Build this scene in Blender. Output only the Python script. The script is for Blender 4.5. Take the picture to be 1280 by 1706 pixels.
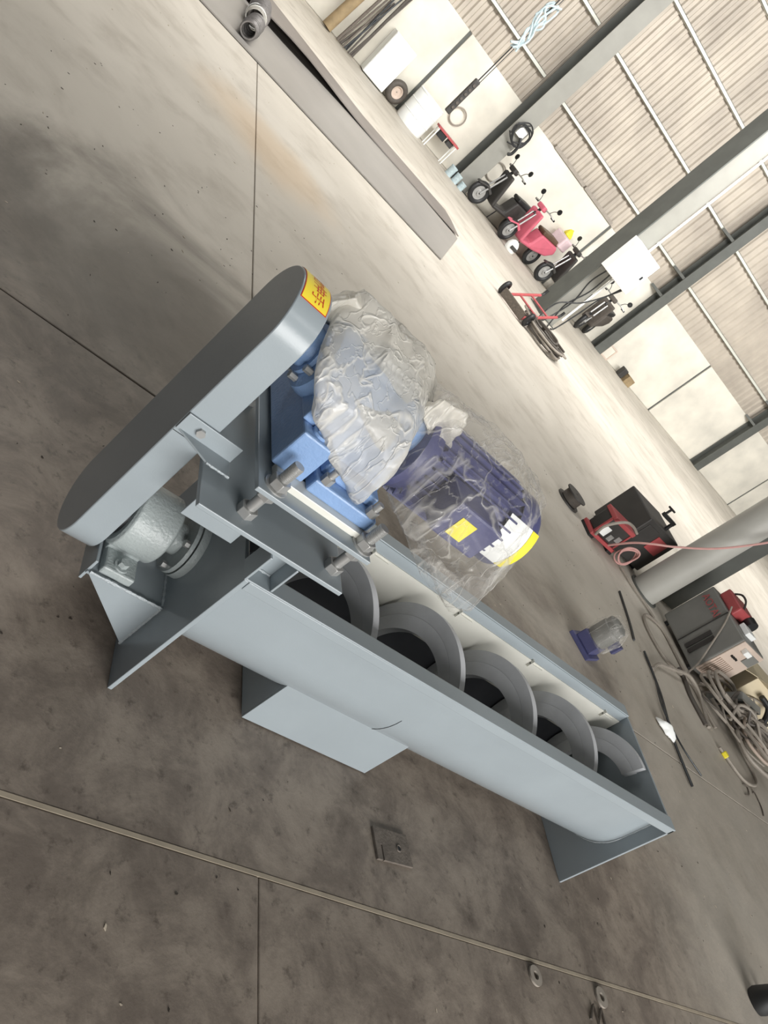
import bpy, bmesh, math, random
from math import sin, cos, pi, radians as rad
from mathutils import Vector, Matrix, noise
random.seed(7)
SC = bpy.context.scene
COL = SC.collection
for o in list(bpy.data.objects):
    bpy.data.objects.remove(o)

# ------------------------------------------------------------------ camera
RIGHT = Vector((0.66782564, -0.11593348, 0.73523353))
DOWN = Vector((0.49805020, -0.66446658, -0.55716259))
FWD = Vector((0.55313191, 0.73827067, -0.38600713))
CAM_POS = Vector((-0.6546, -0.9631, 1.1919))
cd = bpy.data.cameras.new('camera')
cd.sensor_fit = 'VERTICAL'
cd.sensor_height = 36.0
cd.sensor_width = 27.0
cd.lens = 36.0 * 1285.03 / 1706.0
cd.clip_start = 0.02
cd.clip_end = 200
cam = bpy.data.objects.new('camera', cd)
m = Matrix((RIGHT, -DOWN, -FWD)).transposed().to_4x4()
m.translation = CAM_POS
cam.matrix_world = m
COL.objects.link(cam)
SC.camera = cam

# ------------------------------------------------------------------ world, lights, exposure
wd = bpy.data.worlds.new('daylight')
SC.world = wd
wd.use_nodes = True
bg = wd.node_tree.nodes['Background']
bg.inputs[0].default_value = (0.96, 0.98, 1.0, 1)
bg.inputs[1].default_value = 0.38

def area(name, loc, target, sx, sy, power, col=(1, 1, 1)):
    ld = bpy.data.lights.new(name, 'AREA')
    ld.shape = 'RECTANGLE'
    ld.size = sx
    ld.size_y = sy
    ld.energy = power
    ld.color = col
    lo = bpy.data.objects.new(name, ld)
    lo.location = loc
    d = Vector(target) - Vector(loc)
    lo.rotation_euler = d.to_track_quat('-Z', 'Y').to_euler()
    COL.objects.link(lo)
    return lo
# daylight through the big open door behind the photographer
area('door_daylight', (2.4, -7.5, 2.2), (1.6, 1.5, 0.4), 7.6, 3.4, 900, (1.0, 0.985, 0.96))
# narrow roof light over the near bay
area('roof_light_near', (2.6, -4.4, 6.4), (2.2, -3.4, 0.0), 3.6, 0.26, 45, (1.0, 0.99, 0.97))
# unseen fill lamps added to brighten the back wall and left floor
area('back_wall_fill', (8.5, 6.0, 6.2), (9.5, 14.5, 0.4), 18.0, 2.0, 2150, (1.0, 0.985, 0.96))
area('left_floor_fill', (-1.0, 6.0, 6.3), (-0.6, 5.5, 0.0), 6.0, 2.0, 270, (1.0, 0.985, 0.96))

vs = SC.view_settings
vs.view_transform = 'Standard'
vs.look = 'None'
vs.exposure = 0.0
vs.gamma = 1.0
vs.use_curve_mapping = False

# ------------------------------------------------------------------ materials
def lin(c):
    c = c / 255.0
    return c / 12.92 if c <= 0.04045 else ((c + 0.055) / 1.055) ** 2.4

def rgb(r, g, b):
    return (lin(r), lin(g), lin(b), 1.0)

def new_mat(name):
    mt = bpy.data.materials.new(name)
    mt.use_nodes = True
    nt = mt.node_tree
    return mt, nt, nt.nodes['Principled BSDF']

def mat(name, col, rough=0.5, metal=0.0, var=0.0, vscale=8.0, bump=0.0, bscale=60.0, coat=0.0, dark=None, spec=0.5):
    """plain coloured material with procedural colour variation and fine relief"""
    mt, nt, b = new_mat(name)
    b.inputs['Roughness'].default_value = rough
    b.inputs['Metallic'].default_value = metal
    b.inputs['Coat Weight'].default_value = coat
    b.inputs['Specular IOR Level'].default_value = spec
    tc = nt.nodes.new('ShaderNodeTexCoord')
    n = nt.nodes.new('ShaderNodeTexNoise')
    n.inputs['Scale'].default_value = vscale
    n.inputs['Detail'].default_value = 6
    nt.links.new(tc.outputs['Object'], n.inputs['Vector'])
    cr = nt.nodes.new('ShaderNodeValToRGB')
    d = dark if dark else tuple(c * (1 - var) for c in col[:3]) + (1,)
    l = tuple(min(1, c * (1 + var)) for c in col[:3]) + (1,)
    cr.color_ramp.elements[0].position = 0.3
    cr.color_ramp.elements[1].position = 0.7
    cr.color_ramp.elements[0].color = d
    cr.color_ramp.elements[1].color = l
    nt.links.new(n.outputs['Fac'], cr.inputs['Fac'])
    nt.links.new(cr.outputs['Color'], b.inputs['Base Color'])
    if bump > 0:
        n2 = nt.nodes.new('ShaderNodeTexNoise')
        n2.inputs['Scale'].default_value = bscale
        n2.inputs['Detail'].default_value = 3
        nt.links.new(tc.outputs['Object'], n2.inputs['Vector'])
        bp = nt.nodes.new('ShaderNodeBump')
        bp.inputs['Strength'].default_value = bump
        bp.inputs['Distance'].default_value = 0.004
        nt.links.new(n2.outputs['Fac'], bp.inputs['Height'])
        nt.links.new(bp.outputs['Normal'], b.inputs['Normal'])
    return mt

M = {}
M['paint'] = mat('grey_machine_paint', rgb(152, 161, 166), 0.25, 0, 0.04, 5, 0.04, 240)
M['casting'] = mat('grey_painted_casting', rgb(160, 168, 168), 0.33, 0, 0.06, 9, 0.45, 160)
M['trough_shade'] = mat('trough_shade_dark', rgb(72, 74, 80), 0.45, 0.2, 0.15, 12)
M['weld'] = mat('painted_weld_bead', rgb(170, 178, 182), 0.3, 0, 0.08, 40, 0.5, 300)
M['steel_flight'] = mat('grey_screw_steel', rgb(190, 192, 195), 0.36, 0.08, 0.08, 14, 0.10, 120)
M['liner'] = mat('pale_trough_liner', rgb(222, 221, 212), 0.3, 0.1, 0.05, 6)
M['bolt'] = mat('zinc_bolt', rgb(176, 176, 174), 0.3, 0.45, 0.1, 30)
M['dark_steel'] = mat('dark_steel', rgb(70, 72, 74), 0.4, 0.7, 0.2, 20)
M['black'] = mat('black_rubber', rgb(32, 33, 34), 0.5, 0, 0.2, 12)
M['blue'] = mat('blue_gear_paint', rgb(130, 160, 202), 0.30, 0, 0.08, 8, 0.3, 140)
M['navy'] = mat('indigo_motor_paint', rgb(78, 80, 118), 0.36, 0, 0.1, 10, 0.15, 140)
M['yellow'] = mat('yellow_label', rgb(238, 222, 60), 0.5, 0, 0.03)
M['sticker'] = mat('sticker_yellow', rgb(250, 226, 70), 0.4, 0, 0.02)
M['red_ink'] = mat('red_ink', rgb(200, 50, 32), 0.5, 0, 0.05)
M['white'] = mat('white_enamel', rgb(246, 248, 246), 0.4, 0, 0.02)
M['white_wall'] = mat('whitewashed_concrete', rgb(226, 221, 208), 0.85, 0, 0.05, 1.6, 0.3, 14, dark=rgb(203, 199, 188))
M['clad'] = mat('corrugated_sheet_cream', rgb(184, 175, 162), 0.55, 0.1, 0.07, 1.2, dark=rgb(160, 151, 140))
M['bluewall'] = mat('blue_grey_sheet', rgb(84, 98, 124), 0.6, 0, 0.05, 1.0)
M['girt'] = mat('galvanised_girt', rgb(205, 206, 196), 0.5, 0.1, 0.05, 4)
M['column'] = mat('column_grey_paint', rgb(178, 177, 170), 0.5, 0, 0.08, 3, 0.1, 40)
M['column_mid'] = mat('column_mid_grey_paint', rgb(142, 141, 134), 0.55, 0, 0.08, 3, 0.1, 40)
M['column_dark'] = mat('column_dark_steel_and_shade', rgb(88, 90, 86), 0.6, 0, 0.12, 4, 0.1, 40)
M['sheet'] = mat('mill_steel_sheet', rgb(152, 148, 143), 0.42, 0.15, 0.07, 1.5)
M['sheet2'] = mat('mill_steel_sheet_dull', rgb(130, 123, 118), 0.5, 0.15, 0.10, 1.8)
M['wire'] = mat('bright_wire', rgb(138, 134, 132), 0.35, 0.5, 0.2, 60)
M['wood'] = mat('old_wood', rgb(150, 130, 98), 0.75, 0, 0.22, 9)
M['red'] = mat('red_paint', rgb(172, 78, 80), 0.45, 0, 0.1, 10)
M['pink'] = mat('pink_scooter_paint', rgb(206, 104, 122), 0.4, 0, 0.06, 8)
M['palepink'] = mat('pale_pink_box', rgb(220, 196, 200), 0.6, 0, 0.08, 8)
M['brown'] = mat('brown_leather', rgb(92, 72, 56), 0.5, 0, 0.15, 10)
M['cabinet'] = mat('grey_cabinet_paint', rgb(126, 126, 122), 0.5, 0, 0.08, 6)
M['beige'] = mat('beige_panel', rgb(206, 188, 174), 0.55, 0, 0.06, 6)
M['charcoal'] = mat('charcoal_cabinet', rgb(58, 56, 54), 0.55, 0, 0.15, 8)
M['cardboard'] = mat('pale_cardboard', rgb(222, 208, 178), 0.8, 0, 0.05, 6)
M['cable_grey'] = mat('dusty_grey_cable', rgb(150, 142, 132), 0.6, 0, 0.12, 20)
M['cable_dark'] = mat('dusty_dark_cable', rgb(84, 78, 72), 0.6, 0, 0.15, 20)
M['cable_pink'] = mat('faded_red_cable', rgb(206, 158, 152), 0.55, 0, 0.06, 20)
M['rust'] = mat('rusty_steel', rgb(106, 98, 90), 0.7, 0.15, 0.25, 40, 0.4, 120)
M['green'] = mat('green_plastic', rgb(70, 140, 104), 0.5, 0, 0.08, 8)
M['rope'] = mat('pale_blue_rope', rgb(176, 192, 196), 0.8, 0, 0.15, 40)
M['debris'] = mat('floor_debris', rgb(196, 184, 166), 0.8, 0, 0.35, 30)
M['dirt'] = mat('dark_chips', rgb(62, 55, 48), 0.8, 0, 0.3, 30)
M['joint'] = mat('joint_filler', rgb(158, 147, 130), 0.8, 0, 0.12, 20)

def concrete(name):
    mt, nt, b = new_mat(name)
    L = nt.links.new
    N = nt.nodes.new
    geo = N('ShaderNodeNewGeometry')
    P = geo.outputs['Position']
    sep = N('ShaderNodeSeparateXYZ')
    L(P, sep.inputs[0])
    def nz(scale, detail=8, rough=0.6, dist=0.0, src=P):
        n = N('ShaderNodeTexNoise')
        n.inputs['Scale'].default_value = scale
        n.inputs['Detail'].default_value = detail
        n.inputs['Roughness'].default_value = rough
        n.inputs['Distortion'].default_value = dist
        L(src, n.inputs['Vector'])
        return n.outputs['Fac']
    def math_(op, a, bb, clamp=False):
        n = N('ShaderNodeMath')
        n.operation = op
        n.use_clamp = clamp
        for i, v in enumerate((a, bb)):
            if isinstance(v, (int, float)):
                n.inputs[i].default_value = v
            else:
                L(v, n.inputs[i])
        return n.outputs[0]
    def smooth(v, a, bb):
        n = N('ShaderNodeMapRange')
        n.interpolation_type = 'SMOOTHSTEP'
        n.inputs['From Min'].default_value = a
        n.inputs['From Max'].default_value = bb
        L(v, n.inputs['Value'])
        return n.outputs[0]
    def mixc(f, a, bb):
        n = N('ShaderNodeMix')
        n.data_type = 'RGBA'
        for s, v in ((0, f), (6, a), (7, bb)):
            if isinstance(v, tuple):
                n.inputs[s].default_value = v
            elif isinstance(v, (int, float)):
                n.inputs[s].default_value = v
            else:
                L(v, n.inputs[s])
        return n.outputs[2]
    big = nz(0.55, 5, 0.55, 0.4)
    mid = nz(2.6, 8, 0.62, 0.3)
    fine = nz(26, 8, 0.7)
    grit = nz(160, 4, 0.7)
    clean = mixc(smooth(big, 0.3, 0.7), rgb(188, 181, 169), rgb(208, 201, 189))
    clean = mixc(math_('MULTIPLY', smooth(mid, 0.45, 0.75), 0.45), clean, rgb(150, 140, 126))
    dirty = mixc(smooth(nz(5.5, 10, 0.72, 0.4), 0.36, 0.66), rgb(112, 102, 93), rgb(148, 137, 125))
    dirty = mixc(math_('MULTIPLY', smooth(nz(2.2, 12, 0.75, 0.8), 0.54, 0.72), 0.55), dirty, rgb(76, 67, 59))
    dirty = mixc(math_('MULTIPLY', smooth(fine, 0.54, 0.70), 0.65), dirty, rgb(70, 61, 54))
    dirty = mixc(math_('MULTIPLY', smooth(nz(9.0, 10, 0.75, 0.2), 0.60, 0.74), 0.4), dirty, rgb(164, 152, 138))
    # trodden-in dirt of the work bay: spreads round the machine with a ragged edge
    wob = math_('MULTIPLY', math_('SUBTRACT', nz(1.1, 6, 0.6, 0.8), 0.5), 2.6)
    yy = math_('ADD', sep.outputs[1], wob)
    dirtmask = math_('SUBTRACT', 1.0, smooth(yy, 0.7, 2.6))
    xx = math_('ADD', sep.outputs[0], math_('MULTIPLY', wob, 0.5))
    dirtmask = math_('MULTIPLY', dirtmask, math_('SUBTRACT', 1.0, math_('MULTIPLY', smooth(xx, 2.0, 3.3), 0.6)))
    f = mixc(dirtmask, clean, dirty)
    # oily patch left of the guard
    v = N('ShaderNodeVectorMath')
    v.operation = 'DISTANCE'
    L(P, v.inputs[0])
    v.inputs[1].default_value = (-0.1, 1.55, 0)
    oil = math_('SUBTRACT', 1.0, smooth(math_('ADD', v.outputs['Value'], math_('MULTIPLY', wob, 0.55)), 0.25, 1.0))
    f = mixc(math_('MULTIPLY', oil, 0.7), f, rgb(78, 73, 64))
    # rust-yellow stain
    v2 = N('ShaderNodeVectorMath')
    v2.operation = 'DISTANCE'
    L(P, v2.inputs[0])
    v2.inputs[1].default_value = (0.48, 4.5, 0)
    st = math_('SUBTRACT', 1.0, smooth(math_('ADD', v2.outputs['Value'], math_('MULTIPLY', wob, 0.25)), 0.2, 0.75))
    f = mixc(math_('MULTIPLY', st, 0.35), f, rgb(205, 168, 118))
    f = mixc(math_('MULTIPLY', smooth(grit, 0.6, 0.8), 0.35), f, rgb(84, 76, 68))
    L(f, b.inputs['Base Color'])
    r = N('ShaderNodeMapRange')
    L(mid, r.inputs['Value'])
    r.inputs['To Min'].default_value = 0.42
    r.inputs['To Max'].default_value = 0.72
    L(r.outputs[0], b.inputs['Roughness'])
    bp = N('ShaderNodeBump')
    bp.inputs['Strength'].default_value = 0.35
    bp.inputs['Distance'].default_value = 0.004
    L(fine, bp.inputs['Height'])
    L(bp.outputs['Normal'], b.inputs['Normal'])
    return mt
M['floor'] = concrete('worn_workshop_concrete')

def film(name, op_base, op_crease, col, rough=0.15, scale=9.0):
    """thin crumpled polythene: clear sheet with milky crease lines, glossy"""
    mt, nt, b = new_mat(name)
    L = nt.links.new
    N = nt.nodes.new
    b.inputs['Base Color'].default_value = col
    b.inputs['Roughness'].default_value = rough
    b.inputs['Specular IOR Level'].default_value = 0.6
    out = nt.nodes['Material Output']
    tr = N('ShaderNodeBsdfTransparent')
    tl = N('ShaderNodeBsdfTranslucent')
    tl.inputs[0].default_value = col
    m1 = N('ShaderNodeMixShader')
    m1.inputs[0].default_value = 0.3
    L(b.outputs[0], m1.inputs[1])
    L(tl.outputs[0], m1.inputs[2])
    tc = N('ShaderNodeTexCoord')
    mp = N('ShaderNodeMapping')
    mp.inputs['Rotation'].default_value = (-0.85, 0.15, 0.0)
    mp.inputs['Scale'].default_value = (1.0, 1.0, 0.18)
    L(tc.outputs['Object'], mp.inputs['Vector'])
    def mth(op, x, y, clamp=False):
        n = N('ShaderNodeMath')
        n.operation = op
        n.use_clamp = clamp
        for i, v in enumerate((x, y)):
            if isinstance(v, (int, float)):
                n.inputs[i].default_value = v
            else:
                L(v, n.inputs[i])
        return n.outputs[0]
    def ridge(sc, width, dist):
        n = N('ShaderNodeTexNoise')
        n.inputs['Scale'].default_value = sc
        n.inputs['Detail'].default_value = 3
        n.inputs['Distortion'].default_value = dist
        L(mp.outputs[0], n.inputs['Vector'])
        d = mth('ABSOLUTE', mth('SUBTRACT', n.outputs['Fac'], 0.5), 0)
        return mth('SUBTRACT', 1.0, mth('DIVIDE', d, width), True)
    r1 = ridge(scale, 0.03, 0.35)
    r2 = ridge(scale * 2.3, 0.03, 0.3)
    rr = mth('MAXIMUM', r1, mth('MULTIPLY', r2, 0.5))
    n0 = N('ShaderNodeTexNoise')
    n0.inputs['Scale'].default_value = scale * 0.6
    n0.inputs['Detail'].default_value = 3
    L(tc.outputs['Object'], n0.inputs['Vector'])
    base = mth('ADD', op_base, mth('MULTIPLY', mth('SUBTRACT', n0.outputs['Fac'], 0.5), 0.5))
    op = mth('ADD', base, mth('MULTIPLY', rr, op_crease), True)
    m2 = N('ShaderNodeMixShader')
    L(op, m2.inputs[0])
    L(tr.outputs[0], m2.inputs[1])
    L(m1.outputs[0], m2.inputs[2])
    L(m2.outputs[0], out.inputs['Surface'])
    bp = N('ShaderNodeBump')
    bp.inputs['Strength'].default_value = 0.5
    bp.inputs['Distance'].default_value = 0.006
    L(rr, bp.inputs['Height'])
    L(bp.outputs['Normal'], b.inputs['Normal'])
    return mt
M['film_milky'] = film('milky_polythene', 0.58, 0.32, rgb(242, 238, 228), 0.24, 13.0)
M['film_clear'] = film('clear_polythene', 0.12, 0.40, rgb(234, 231, 224), 0.12, 11.0)

def bubble(name):
    mt, nt, b = new_mat(name)
    L = nt.links.new
    N = nt.nodes.new
    b.inputs['Base Color'].default_value = rgb(205, 206, 204)
    b.inputs['Roughness'].default_value = 0.25
    b.inputs['Specular IOR Level'].default_value = 0.8
    tc = N('ShaderNodeTexCoord')
    v = N('ShaderNodeTexVoronoi')
    v.inputs['Scale'].default_value = 95
    v.inputs['Randomness'].default_value = 0.25
    L(tc.outputs['Object'], v.inputs['Vector'])
    bp = N('ShaderNodeBump')
    bp.inputs['Strength'].default_value = 0.9
    bp.inputs['Distance'].default_value = 0.006
    bp.invert = True
    L(v.outputs['Distance'], bp.inputs['Height'])
    L(bp.outputs['Normal'], b.inputs['Normal'])
    tr = N('ShaderNodeBsdfTransparent')
    mx = N('ShaderNodeMixShader')
    mx.inputs[0].default_value = 0.72
    L(tr.outputs[0], mx.inputs[1])
    L(b.outputs[0], mx.inputs[2])
    L(mx.outputs[0], nt.nodes['Material Output'].inputs['Surface'])
    return mt
M['bubble'] = bubble('bubble_wrap_film')

# ------------------------------------------------------------------ mesh helpers
def origin(o):
    v = Vector((0, 0, 0))
    while o is not None:
        v += o.location
        o = o.parent
    return v

class MB:
    def __init__(s):
        s.v = []
        s.f = []
        s.sm = []
    def add(s, vs_, fs, smooth=False):
        k = len(s.v)
        s.v += [Vector(p) for p in vs_]
        for f in fs:
            s.f.append(tuple(i + k for i in f))
            s.sm.append(smooth)
        return s
    def box(s, a, b, mtx=None):
        x0, y0, z0 = a
        x1, y1, z1 = b
        p = [Vector(q) for q in ((x0, y0, z0), (x1, y0, z0), (x1, y1, z0), (x0, y1, z0), (x0, y0, z1), (x1, y0, z1), (x1, y1, z1), (x0, y1, z1))]
        if mtx:
            p = [mtx @ q for q in p]
        return s.add(p, [(0, 3, 2, 1), (4, 5, 6, 7), (0, 1, 5, 4), (1, 2, 6, 5), (2, 3, 7, 6), (3, 0, 4, 7)])
    def prism(s, poly, ext, smooth=False):
        n = len(poly)
        e = Vector(ext)
        p = [Vector(q) for q in poly]
        s.add(p + [q + e for q in p], [tuple(range(n))[::-1], tuple(range(n, 2 * n))])
        k = len(s.v) - 2 * n
        for i in range(n):
            j = (i + 1) % n
            s.f.append((k + i, k + j, k + n + j, k + n + i))
            s.sm.append(smooth)
        return s
    def frame(s, p0, p1):
        d = (Vector(p1) - Vector(p0)).normalized()
        a = Vector((0, 0, 1)) if abs(d.z) < 0.9 else Vector((1, 0, 0))
        u = d.cross(a).normalized()
        return u, d.cross(u)
    def cyl(s, p0, p1, r0, r1=None, n=20, caps=True):
        r1 = r0 if r1 is None else r1
        p0 = Vector(p0)
        p1 = Vector(p1)
        u, w = s.frame(p0, p1)
        ring = lambda p, r: [p + u * (r * cos(2 * pi * i / n)) + w * (r * sin(2 * pi * i / n)) for i in range(n)]
        s.add(ring(p0, r0) + ring(p1, r1), [(i, (i + 1) % n, n + (i + 1) % n, n + i) for i in range(n)], True)
        if caps:
            k = len(s.v) - 2 * n
            s.f += [tuple(k + i for i in range(n))[::-1], tuple(k + n + i for i in range(n))]
            s.sm += [False, False]
        return s
    def hexa(s, p0, p1, r):
        return s.cyl(p0, p1, r, r, 6)
    def lathe(s, p0, axis, prof, n=28):
        """prof: list of (distance along axis, radius)"""
        p0 = Vector(p0)
        axis = Vector(axis).normalized()
        u, w = s.frame(p0, p0 + axis)
        vs_ = []
        for t, r in prof:
            vs_ += [p0 + axis * t + (u * cos(2 * pi * i / n) + w * sin(2 * pi * i / n)) * max(r, 1e-4) for i in range(n)]
        fs = []
        for k in range(len(prof) - 1):
            for i in range(n):
                j = (i + 1) % n
                fs.append((k * n + i, k * n + j, (k + 1) * n + j, (k + 1) * n + i))
        return s.add(vs_, fs, True)
    def tube(s, pts, r, n=6, closed=False, jit=0.0):
        pts = [Vector(p) for p in pts]
        m_ = len(pts)
        vs_ = []
        prev = None
        for i, p in enumerate(pts):
            a = pts[i - 1] if (i > 0 or closed) else pts[i]
            b = pts[(i + 1) % m_] if (i < m_ - 1 or closed) else pts[i]
            d = (b - a)
            d = d.normalized() if d.length > 1e-9 else Vector((1, 0, 0))
            if prev is None:
                q = Vector((0, 0, 1)) if abs(d.z) < 0.9 else Vector((1, 0, 0))
                u = d.cross(q).normalized()
            else:
                u = (prev - d * prev.dot(d))
                u = u.normalized() if u.length > 1e-6 else d.orthogonal().normalized()
            prev = u
            w = d.cross(u)
            rr = r * (1 + (random.random() - 0.5) * jit)
            vs_ += [p + u * (rr * cos(2 * pi * k / n)) + w * (rr * sin(2 * pi * k / n)) for k in range(n)]
        fs = []
        for i in range(m_ - (0 if closed else 1)):
            i2 = (i + 1) % m_
            for k in range(n):
                k2 = (k + 1) % n
                fs.append((i * n + k, i * n + k2, i2 * n + k2, i2 * n + k))
        if not closed:
            fs.append(tuple(range(n))[::-1])
            fs.append(tuple((m_ - 1) * n + k for k in range(n)))
        return s.add(vs_, fs, True)
    def torus(s, c, axis, R, r, n=28, k=10, sq=1.0):
        c = Vector(c)
        axis = Vector(axis).normalized()
        u, w = s.frame(c, c + axis)
        vs_ = []
        for i in range(n):
            a = 2 * pi * i / n
            d = u * cos(a) + w * sin(a)
            for j in range(k):
                b = 2 * pi * j / k
                vs_.append(c + d * (R + r * cos(b)) + axis * (r * sq * sin(b)))
        fs = [(i * k + j, ((i + 1) % n) * k + j, ((i + 1) % n) * k + (j + 1) % k, i * k + (j + 1) % k) for i in range(n) for j in range(k)]
        return s.add(vs_, fs, True)
    def build(s, name, material, parent=None, bevel=0.0, local=False, angle=35, recalc=True):
        me = bpy.data.meshes.new(name)
        off = Vector((0, 0, 0)) if (local or parent is None) else origin(parent)
        me.from_pydata([tuple(p - off) for p in s.v], [], s.f)
        me.polygons.foreach_set('use_smooth', s.sm)
        if recalc:
            bm = bmesh.new()
            bm.from_mesh(me)
            bmesh.ops.recalc_face_normals(bm, faces=bm.faces)
            bm.to_mesh(me)
            bm.free()
        me.update()
        if any(s.sm):
            me.set_sharp_from_angle(angle=rad(angle))
        o = bpy.data.objects.new(name, me)
        COL.objects.link(o)
        if material is not None:
            me.materials.append(M[material] if isinstance(material, str) else material)
        if parent is not None:
            o.parent = parent
        if bevel > 0:
            bv = o.modifiers.new('edge', 'BEVEL')
            bv.width = bevel
            bv.segments = 2
            bv.limit_method = 'ANGLE'
            bv.angle_limit = rad(40)
        return o

def mb():
    return MB()

def thing(name, label, cat, loc=(0, 0, 0), rotz=0.0, group=None):
    o = bpy.data.objects.new(name, None)
    o.empty_display_size = 0.1
    COL.objects.link(o)
    o.location = loc
    o.rotation_euler = (0, 0, rotz)
    tag(o, label, cat, group)
    return o

def tag(o, label, cat, group=None):
    o['label'] = label
    o['category'] = cat
    if group:
        o['group'] = group
    return o

def at(o, loc):
    """give a top-level mesh its origin at loc (geometry stays put)"""
    d = Vector(loc)
    for v in o.data.vertices:
        v.co -= d
    o.location = d
    return o

def struct(o):
    o['kind'] = 'structure'
    return o

def copy_part(src, parent, loc):
    c = src.copy()
    COL.objects.link(c)
    c.parent = parent
    c.location = loc
    return c

def smooth_path(pts, n=8, closed=False):
    P = [Vector(p) for p in pts]
    out = []
    m_ = len(P)
    rng = m_ if closed else m_ - 1
    for i in range(rng):
        p0 = P[(i - 1) % m_] if (closed or i > 0) else P[0]
        p1 = P[i]
        p2 = P[(i + 1) % m_]
        p3 = P[(i + 2) % m_] if (closed or i + 2 < m_) else P[-1]
        for k in range(n):
            t = k / n
            out.append(0.5 * ((2 * p1) + (-p0 + p2) * t + (2 * p0 - 5 * p1 + 4 * p2 - p3) * t * t + (-p0 + 3 * p1 - 3 * p2 + p3) * t ** 3))
    if not closed:
        out.append(P[-1])
    return out

def text_mesh(s, size):
    cu = bpy.data.curves.new('lettering', 'FONT')
    cu.body = s
    cu.size = size
    cu.align_x = 'CENTER'
    cu.align_y = 'CENTER'
    cu.resolution_u = 3
    ob = bpy.data.objects.new('lettering_tmp', cu)
    COL.objects.link(ob)
    bpy.context.view_layer.update()
    dg = bpy.context.evaluated_depsgraph_get()
    me = ob.evaluated_get(dg).to_mesh()
    vs_ = [v.co.copy() for v in me.vertices]
    fs = [tuple(p.vertices) for p in me.polygons]
    ob.evaluated_get(dg).to_mesh_clear()
    bpy.data.objects.remove(ob)
    bpy.data.curves.remove(cu)
    return vs_, fs

# ================================================================== THE SETTING
WALL_Y = 14.5
XL, XR, YF = -11.0, 30.0, -11.0
floor = struct(mb().box((XL, YF, -0.25), (XR, WALL_Y + 0.3, -0.03)).build('floor', 'joint'))
g = 0.004
JX, JX2, JY0, JY1 = 0.35, 0.40, -0.272, 1.035
for (x0, y0, x1, y1) in ((XL, YF, JX2 - 0.001, JY0 - 0.005), (JX2 + 0.001, YF, XR, JY0 - 0.005),
                         (XL, JY0 + 0.005, XR, JY1 - g),
                         (XL, JY1 + g, JX - g, WALL_Y), (JX + g, JY1 + g, XR, WALL_Y)):
    mb().box((x0, y0, -0.03), (x1, y1, 0.0)).build('concrete_slab', 'floor', floor, bevel=0.003)
mb().box((XL, JY0 - 0.0045, -0.03), (XR, JY0 + 0.0045, 0.001)).build('joint_strip', 'joint', floor)

ceiling = struct(mb().box((XL, YF, 6.9), (XR, WALL_Y + 0.3, 7.0)).build('ceiling', 'column_dark'))
wall_front = struct(mb().box((XL, YF - 0.2, -0.03), (-2.2, YF, 7.0)).build('wall_front', 'bluewall'))
wall_left = struct(mb().box((XL - 0.2, YF, -0.03), (XL, WALL_Y, 7.0)).build('wall_left', 'bluewall'))

# back wall: whitewashed concrete dado below, corrugated sheeting on girts above
wall_back = struct(mb().box((XL, WALL_Y + 0.12, -0.03), (XR, WALL_Y + 0.3, 7.0)).build('wall_back', 'clad'))
DADO = 1.79
jx = [-6.0, -1.1, 3.68, 8.55, 13.43, 18.24, 23.1, 28.0]
for a, b in zip(jx[:-1], jx[1:]):
    mb().box((a + 0.035, WALL_Y, 0.0), (b - 0.035, WALL_Y + 0.12, DADO)).build('concrete_panel', 'white_wall', wall_back, bevel=0.012)
for x in jx[1:-1]:
    mb().box((x - 0.035, WALL_Y + 0.03, 0.0), (x + 0.035, WALL_Y + 0.12, DADO - 0.01)).build('joint_cover', 'column_dark', wall_back)

def corrugated(x0, x1, z0, z1, y, pitch=0.19, depth=0.035):
    b = mb()
    prof = []
    x = x0
    while x < x1 - 1e-6:
        for dx, dy in ((0, 0), (pitch * 0.36, 0), (pitch * 0.5, -depth), (pitch * 0.86, -depth)):
            if x + dx <= x1:
                prof.append((x + dx, y + dy))
        x += pitch
    prof.append((x1, y))
    n = len(prof)
    vs_ = [(px, py, z0) for px, py in prof] + [(px, py, z1) for px, py in prof]
    b.add(vs_, [(i, i + 1, n + i + 1, n + i) for i in range(n - 1)])
    return b
cx = [-6.0, 0.2, 5.35, 10.74, 15.9, 21.0, 26.2]
for a, b in zip(cx[:-1], cx[1:]):
    w = (b - a) / 2
    for k in range(2):
        corrugated(a + k * w, a + (k + 1) * w, DADO + 0.005, 6.85, WALL_Y + 0.11).build('corrugated_sheet', 'clad', wall_back, recalc=False)
for z in (2.36, 3.55, 4.76, 5.95):
    for a, b in zip(cx[:-1], cx[1:]):
        # C-section girt
        q = mb()
        q.box((a + 0.16, WALL_Y + 0.0, z - 0.035), (b - 0.16, WALL_Y + 0.07, z - 0.028))
        q.box((a + 0.16, WALL_Y + 0.0, z + 0.028), (b - 0.16, WALL_Y + 0.07, z + 0.035))
        q.box((a + 0.16, WALL_Y + 0.0, z - 0.035), (b - 0.16, WALL_Y + 0.006, z + 0.035))
        q.build('girt', 'girt', wall_back)
# short timber ledges lying on top of the dado
for a, b in ((6.35, 7.4), (7.45, 8.5)):
    mb().box((a, WALL_Y - 0.03, DADO), (b, WALL_Y + 0.05, DADO + 0.07)).build('ledge_board', 'cable_grey', wall_back)

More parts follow.
